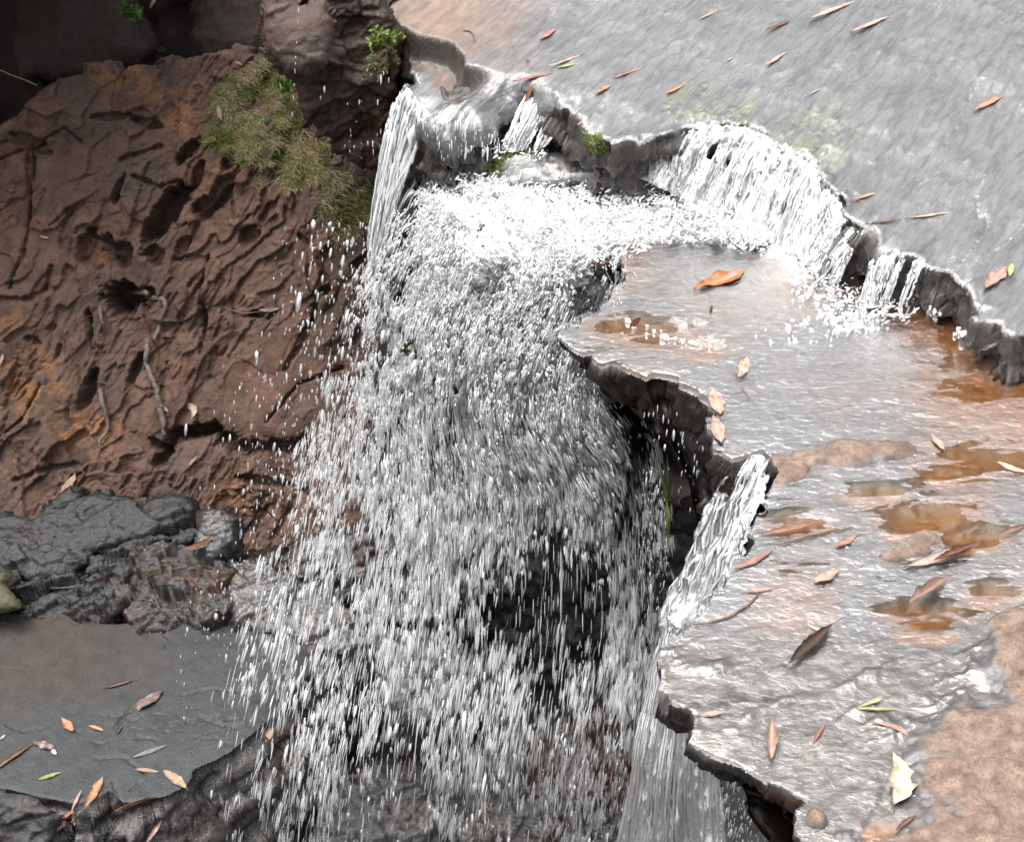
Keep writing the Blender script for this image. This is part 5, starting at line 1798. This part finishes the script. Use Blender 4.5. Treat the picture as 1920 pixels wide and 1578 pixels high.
def ribbed_sheet(name, label, cat, top, bot, nu, nv, arc, amp, ku, kv, hole, seed, alpha=(0.5, 1.0), tophat=0.0, kind=None, group=None, mid=None, rip=1.0, lateral=0.0, ropes=None, gain=1.0, blob=False):
    """falling sheet of water between two 3-D rims with ribs running down it; thin spots are holes"""
    u, v = np.meshgrid(np.linspace(0, 1, nu), np.linspace(0, 1, nv), indexing='ij')
    T, B = curve(top, u.ravel()), curve(bot, u.ravel())
    vv = v.ravel()[:, None]
    H = T + (B - T) * vv
    # ballistic: horizontal travel first, then the drop
    H[:, 2] = T[:, 2] + (B[:, 2] - T[:, 2]) * (vv[:, 0] ** arc)
    if mid is not None:
        M = curve(mid, u.ravel())
        H = (1 - vv) ** 2 * T + 2 * vv * (1 - vv) * M + vv ** 2 * B
    width = np.linalg.norm(curve(top, np.array([0., 1.]))[0] - curve(top, np.array([0., 1.]))[1])
    q = np.stack([u.ravel() * ku, v.ravel() * kv], -1)
    warp = 0.35 * fbm(q * np.array([0.5, 2.0]), 3, 0.5, seed + 9)
    qq = q + np.stack([warp, 0 * warp], -1)
    rb = ridged(qq, 4, 0.55, seed)
    fl = fbm(qq * np.array([0.35, 0.7]), 3, 0.5, seed + 3)
    if blob:
        rb = 1.4 * fbm(qq * np.array([1.3, 1.1]), 4, 0.65, seed)
    nrm = np.cross(np.gradient(H.reshape(nu, nv, 3), axis=0), np.gradient(H.reshape(nu, nv, 3), axis=1)).reshape(-1, 3)
    nrm /= np.linalg.norm(nrm, axis=1, keepdims=True) + 1e-9
    if (nrm @ (EYE - H.mean(0))).mean() < 0:
        nrm = -nrm
    H = H + nrm * (amp * (rb * sstep(0, 0.08, v.ravel()) * rip + 0.8 * fl * sstep(0, 0.15, v.ravel())))[:, None]
    th = rb * 0.55 + fl * 0.9 + tophat * (1 - v.ravel()) - (1.5 * np.maximum(0, v.ravel() - (0.35 if name != 'foam' else 0.7)) ** 1.3 if blob else 0)
    k = (np.arange(nu - 1)[:, None] * nv + np.arange(nv - 1)[None]).ravel()
    F = np.stack([k, k + nv, k + nv + 1, k + 1], -1)
    keep = th[F].mean(1) > hole
    F = F[keep]
    A = np.clip(alpha[0] + (alpha[1] - alpha[0]) * sstep(hole, hole + 0.55 / gain, th), 0, 1)
    if name == 'foam':
        A = A * (1 - sstep(0.55, 0.98, v.ravel() + 0.35 * fl) * sstep(0.80, 0.70, u.ravel()))
    # side edges fade into strands
    parts = [(H, F, np.zeros((0, 3), int))]
    al = [A]
    rs = np.random.default_rng(seed + 50)
    for r in range(ropes[0] if ropes else 0):
        u0 = rs.uniform(0.0, 1.0)
        v0, v1 = sorted(rs.uniform(-0.05, 1.05, 2))
        if v1 - v0 < 0.15:
            continue
        tt = np.clip(np.linspace(v0, v1, 12), 0, 1)
        uu = np.clip(u0 + 0.02 * rs.normal() * tt, 0, 1)
        i = np.clip((uu * (nu - 1)).astype(int), 0, nu - 1)
        j = np.clip((tt * (nv - 1)).astype(int), 0, nv - 1)
        pts = H[i * nv + j] + nrm[i * nv + j] * 0.004
        rr = ropes[1] * rs.lognormal(0, 0.4) * np.sin(np.linspace(0.25, math.pi - 0.05, 12)) * (1 + 0.3 * rs.normal(size=12))
        V, Fq, Ct = tube(pts + rs.normal(0, 0.0012, (12, 3)), np.abs(rr) + 0.0004, 5)
        parts.append((V, Fq, Ct))
        al.append(np.full(len(V), rs.uniform(0.55, 1.0)))
    V, F = merge(parts)
    o = mesh_obj(name, V, F, M_FOAM if name == 'foam' else M_WHITE, attrs=dict(alpha=np.concatenate(al)))
    return tag(o, label, cat, group, kind)


def build_falls():
    # broad white curtain
    ribbed_sheet('white_curtain', 'broad white ribbed curtain pouring off the grey slab into the pool', 'waterfall',
                 [(1215, 262, 4.70), (1285, 228, 4.64), (1345, 236, 4.58), (1405, 240, 4.55), (1455, 264, 4.50), (1505, 288, 4.44), (1536, 306, 4.41), (1546, 348, 4.32), (1578, 376, 4.24), (1592, 416, 4.14)],
                 [(1185, 330, 4.60), (1225, 345, 4.54), (1270, 370, 4.50), (1320, 405, 4.44), (1375, 430, 4.38), (1430, 455, 4.32), (1468, 468, 4.28), (1495, 482, 4.22), (1520, 500, 4.17), (1535, 525, 4.10)],
                 420, 90, 1.7, 0.024, 44, 2.6, -0.38, 601, (0.6, 1.0), 0.40, ropes=(230, 0.0026), group='separate falls over the upper lip', gain=1.6)
    g = 'separate falls over the upper lip'
    ribbed_sheet('water_chute', 'left and longer one of the twin white chutes beside the rust-orange leaf', 'waterfall',
                 [(998, 163, 4.86), (1030, 168, 4.84), (1058, 182, 4.82)], [(940, 280, 4.76), (960, 286, 4.74), (990, 280, 4.74)], 60, 50, 1.5, 0.012, 8, 3.0, -0.35, 611, (0.6, 1.0), 0.3, ropes=(60, 0.003), group=g)
    ribbed_sheet('water_chute', 'right and shorter one of the twin white chutes', 'waterfall',
                 [(1045, 192, 4.82), (1066, 200, 4.81), (1080, 206, 4.80)], [(1000, 282, 4.72), (1014, 280, 4.71), (1028, 270, 4.72)], 45, 45, 1.5, 0.010, 6, 3.0, -0.3, 621, (0.6, 1.0), 0.3, ropes=(40, 0.003), group=g)
    ribbed_sheet('water_strand', 'first white strand right of the broad curtain, before the thin ones', 'waterfall',
                 [(1590, 425, 4.16), (1612, 425, 4.14), (1628, 436, 4.12)], [(1530, 520, 4.12), (1552, 530, 4.08), (1575, 530, 4.06)], 60, 50, 1.6, 0.010, 8, 3.0, -0.3, 631, (0.45, 1.0), 0.3, ropes=(46, 0.003), group=g)
    ribbed_sheet('water_strand', 'middle white strand with split threads above the amber pool edge', 'waterfall',
                 [(1648, 474, 4.04), (1678, 466, 4.02), (1704, 478, 4.0)], [(1612, 575, 3.98), (1636, 578, 3.95), (1668, 570, 3.94)], 60, 50, 1.6, 0.010, 8, 3.0, -0.22, 641, (0.5, 1.0), 0.3, ropes=(46, 0.003), group=g)
    ribbed_sheet('water_strand', 'last and thinnest white strand, nearest the black step', 'waterfall',
                 [(1720, 488, 3.96), (1730, 487, 3.95), (1738, 492, 3.95)], [(1684, 580, 3.90), (1692, 582, 3.89), (1700, 578, 3.88)], 30, 45, 1.6, 0.006, 4, 3.0, -0.15, 651, (0.4, 0.95), 0.3, ropes=(16, 0.0026), group=g)
    ribbed_sheet('water_strand', 'thin glassy trickle in the dark notch left of the broad curtain', 'waterfall',
                 [(1100, 262, 4.74), (1140, 270, 4.72), (1200, 262, 4.68)], [(1095, 320, 4.66), (1130, 325, 4.64), (1180, 318, 4.62)], 60, 40, 1.4, 0.010, 9, 3.0, 0.12, 661, (0.3, 0.8), 0.1, ropes=(24, 0.002), group=g)
    # narrow left stream
    ribbed_sheet('water_stream', 'narrow clear stream falling in front of the hanging block on the left', 'waterfall',
                 [(748, 178, 4.84), (765, 165, 4.83), (785, 190, 4.82), (806, 212, 4.81)], [(686, 520, 4.70), (692, 525, 4.69), (700, 522, 4.69), (708, 515, 4.68)], 60, 130, 1.5, 0.012, 7, 5.0, -0.30, 671, (0.35, 1.0), 0.2, ropes=(95, 0.0034),
                 group=g, mid=[(716, 240, 4.78), (732, 250, 4.77), (752, 262, 4.76), (778, 270, 4.75)])
    # lower chute between the two ledges
    ribbed_sheet('lower_chute', 'white rushing chute squeezed between the middle and the lower ledge', 'waterfall',
                 [(1366, 868, 3.36), (1395, 858, 3.36), (1425, 852, 3.36), (1452, 868, 3.35)], [(1250, 1175, 3.30), (1265, 1190, 3.26), (1290, 1200, 3.22), (1345, 1150, 3.16)], 170, 170, 1.35, 0.030, 6, 5.0, -0.70, 681, (0.7, 1.0), 0.35,
                 ropes=(70, 0.0040), group=None, mid=[(1312, 985, 3.36), (1335, 985, 3.32), (1375, 985, 3.26), (1440, 960, 3.2)])
    ribbed_sheet('lower_fall', 'grey streaked veil falling out of the lower chute to the bottom border', 'waterfall',
                 [(1245, 1165, 3.31), (1268, 1180, 3.27), (1300, 1195, 3.22), (1345, 1150, 3.17)], [(1135, 1680, 3.24), (1210, 1690, 3.2), (1290, 1690, 3.17), (1375, 1670, 3.13)], 170, 200, 1.1, 0.028, 6, 3.0, -0.75, 691, (0.42, 1.0), 0.3,
                 ropes=(110, 0.0036), group=None, gain=0.9, mid=[(1212, 1320, 3.28), (1245, 1330, 3.24), (1290, 1330, 3.2), (1335, 1320, 3.16)])
    # boiling pool and the sheet that leaves it
    top = [(880, 285, 4.74), (930, 300, 4.72), (1000, 345, 4.64), (1100, 335, 4.58), (1200, 330, 4.53), (1290, 365, 4.47), (1380, 430, 4.38), (1440, 455, 4.33)]
    midp = [(835, 330), (895, 385), (975, 440), (1080, 488), (1170, 486), (1230, 462), (1330, 455), (1430, 470)]
    end = [(770, 440), (820, 500), (900, 560), (1020, 590), (1115, 520), (1195, 474), (1330, 462), (1440, 474)]
    zz = [-0.10, -0.12, -0.14, -0.14, -0.10, -0.02, 0.012, 0.012]
    top = [(a, b, at_z(a, b, 0.045)[1]) for a, b, c in top]
    mid2 = [(a, b, at_z(a, b, z)[1]) for (a, b), z in zip(midp, (.06, .07, .07, .07, .05, .035, .02, .015))]
    bot2 = [(a, b, at_z(a, b, z)[1]) for (a, b), z in zip(end, zz)]
    ribbed_sheet('foam', 'boiling white foam of the pool spilling over the brink', 'foam', top, bot2, 420, 200, 1.0, 0.023, 26, 13, -0.62, 701, (0.8, 1.0), 0.0, kind='stuff', gain=1.6, blob=True, mid=mid2)
    # veil from the brink down: gradually torn apart
    btop = [(850, 300), (930, 345), (1015, 395), (1100, 440), (1172, 462)]
    btop = [(a, b, at_z(a, b, 0.055)[1]) for a, b in btop]
    ribbed_sheet('torn_veil', 'torn white sheet of water plunging from the pool brink', 'waterfall', btop,
                 [(655, 800, 4.52), (760, 900, 4.45), (900, 980, 4.38), (1050, 1010, 4.32), (1225, 930, 4.26)], 330, 240, 1.4, 0.045, 20, 11.0, -0.12, 711, (0.55, 1.0), 0.7, gain=1.4, blob=True,
                 mid=[(760, 420, 4.60), (830, 500, 4.52), (930, 560, 4.44), (1040, 600, 4.38), (1130, 600, 4.36)])


def build_splash():
    """droplets jumping off the foam and at the feet of the falls, bubbles on the pool, the drip line at the top"""
    rs = np.random.default_rng(99)
    P, A = [], []
    def cloud(poly, z, n, up, hold=0.02):
        poly = np.array(poly, float)
        q = rs.uniform(poly.min(0), poly.max(0), (n * 3, 2))
        q = q[inside(q, poly)][:n]
        for x, y in q:
            p = at_z(x, y, z)
            P.append(p + np.array([rs.normal(0, .01), rs.normal(0, .01), abs(rs.normal(0, up))]))
    cloud([(870, 285), (1000, 340), (1200, 330), (1300, 370), (1440, 455), (1500, 490), (1440, 480), (1330, 455), (1230, 462), (1165, 490), (1080, 500), (985, 455), (850, 345)], 0.045, 2600, 0.014)
    cloud([(1190, 320), (1230, 345), (1330, 410), (1440, 460), (1400, 470), (1250, 420), (1180, 350)], 0.045, 900, 0.022)
    cloud([(1490, 480), (1600, 540), (1720, 580), (1700, 610), (1580, 590), (1480, 530)], 0.035, 420, 0.012)
    cloud([(905, 280), (1010, 270), (1030, 300), (920, 310)], 0.14, 60, 0.02)
    P_ = np.array(P)
    n = len(P_)
    D = rs.normal(size=(n, 3)) * np.array([1, 1, 0.7]) + np.array([-0.8, -0.4, -0.3])
    D /= np.linalg.norm(D, axis=1, keepdims=True)
    R = 0.0022 * rs.lognormal(0, 0.45, n)
    drops_mesh(P_, D, R * rs.uniform(1.5, 5.0, n), R, rs.uniform(0.5, 1.0, n), 'splash_drops', 'white splashes leaping off the foaming pool', 'splash')
    # foam bubbles drifting on the pool
    P = []
    for (poly, n) in (([(1480, 520), (1560, 545), (1620, 600), (1560, 640), (1480, 610)], 60), ([(1540, 570), (1640, 590), (1680, 620), (1560, 625)], 90), ([(1400, 600), (1560, 620), (1560, 660), (1420, 640)], 14), ([(1160, 590), (1330, 650), (1320, 660), (1180, 620)], 24), ([(1740, 570), (1765, 590), (1760, 605), (1740, 590)], 30), ([(1790, 612), (1812, 618), (1810, 630), (1792, 628)], 26)):
        poly = np.array(poly, float)
        q = rs.uniform(poly.min(0), poly.max(0), (n * 6, 2))
        q = q[inside(q, poly)][:n]
        for x, y in q:
            h = probe(x, y)
            if h:
                P.append(h[0] + np.array([0, 0, 0.0015]))
    P = np.array(P)
    n = len(P)
    th = rs.uniform(0, math.pi, n)
    D = np.stack([np.cos(th), np.sin(th), 0 * th], -1)
    R = 0.0045 * rs.lognormal(0, 0.4, n)
    drops_mesh(P, D, R * rs.uniform(0.9, 1.7, n), R, rs.uniform(0.5, 1.0, n), 'foam_bubbles', 'small white foam bubbles drifting on the shallow pool', 'foam', 6)
    # drips under the lower ledge and under the dark lips
    P, L = [], []
    for (poly, n, y) in (([(1330, 1420), (1420, 1455), (1490, 1530), (1480, 1600), (1350, 1600)], 260, (2.55, 2.9)), ([(780, 225), (930, 235), (940, 290), (830, 300)], 260, (4.6, 4.8)), ([(1110, 270), (1200, 270), (1210, 310), (1120, 310)], 60, (4.6, 4.7)),
                         ([(560, 160), (740, 130), (720, 320), (640, 280)], 26, (4.75, 4.9)), ([(1160, 720), (1330, 800), (1300, 980), (1240, 860)], 40, (3.3, 3.7)), ([(1200, 860), (1245, 880), (1255, 1180), (1215, 1180)], 160, (3.6, 4.0))):
        poly = np.array(poly, float)
        q = rs.uniform(poly.min(0), poly.max(0), (n * 6, 2))
        q = q[inside(q, poly)][:n]
        for x, yy in q:
            P.append(at_y(x, yy, rs.uniform(*y)))
    for yy in (2, 20, 42, 80, 108, 120, 134, 160, 185, 215):
        P.append(at_y(561 - yy * 0.06, yy, 4.75))
    P = np.array(P)
    n = len(P)
    D = np.array([-0.05, 0, -1.0]) + rs.normal(0, 0.03, (n, 3))
    D /= np.linalg.norm(D, axis=1, keepdims=True)
    R = 0.0016 * rs.lognormal(0, 0.4, n)
    drops_mesh(P, D, R * rs.uniform(3, 7, n), R, rs.uniform(0.35, 0.95, n), 'drips', 'fine drips falling from the dark undercut edges', 'drips')


# ------------------------------------------------------------------ assemble
build_film()
bpy.context.view_layer.update()
shelf_leaves()
low_leaves()
build_roots()
build_grass()
build_plants()
build_falls()
build_spray()
build_splash()
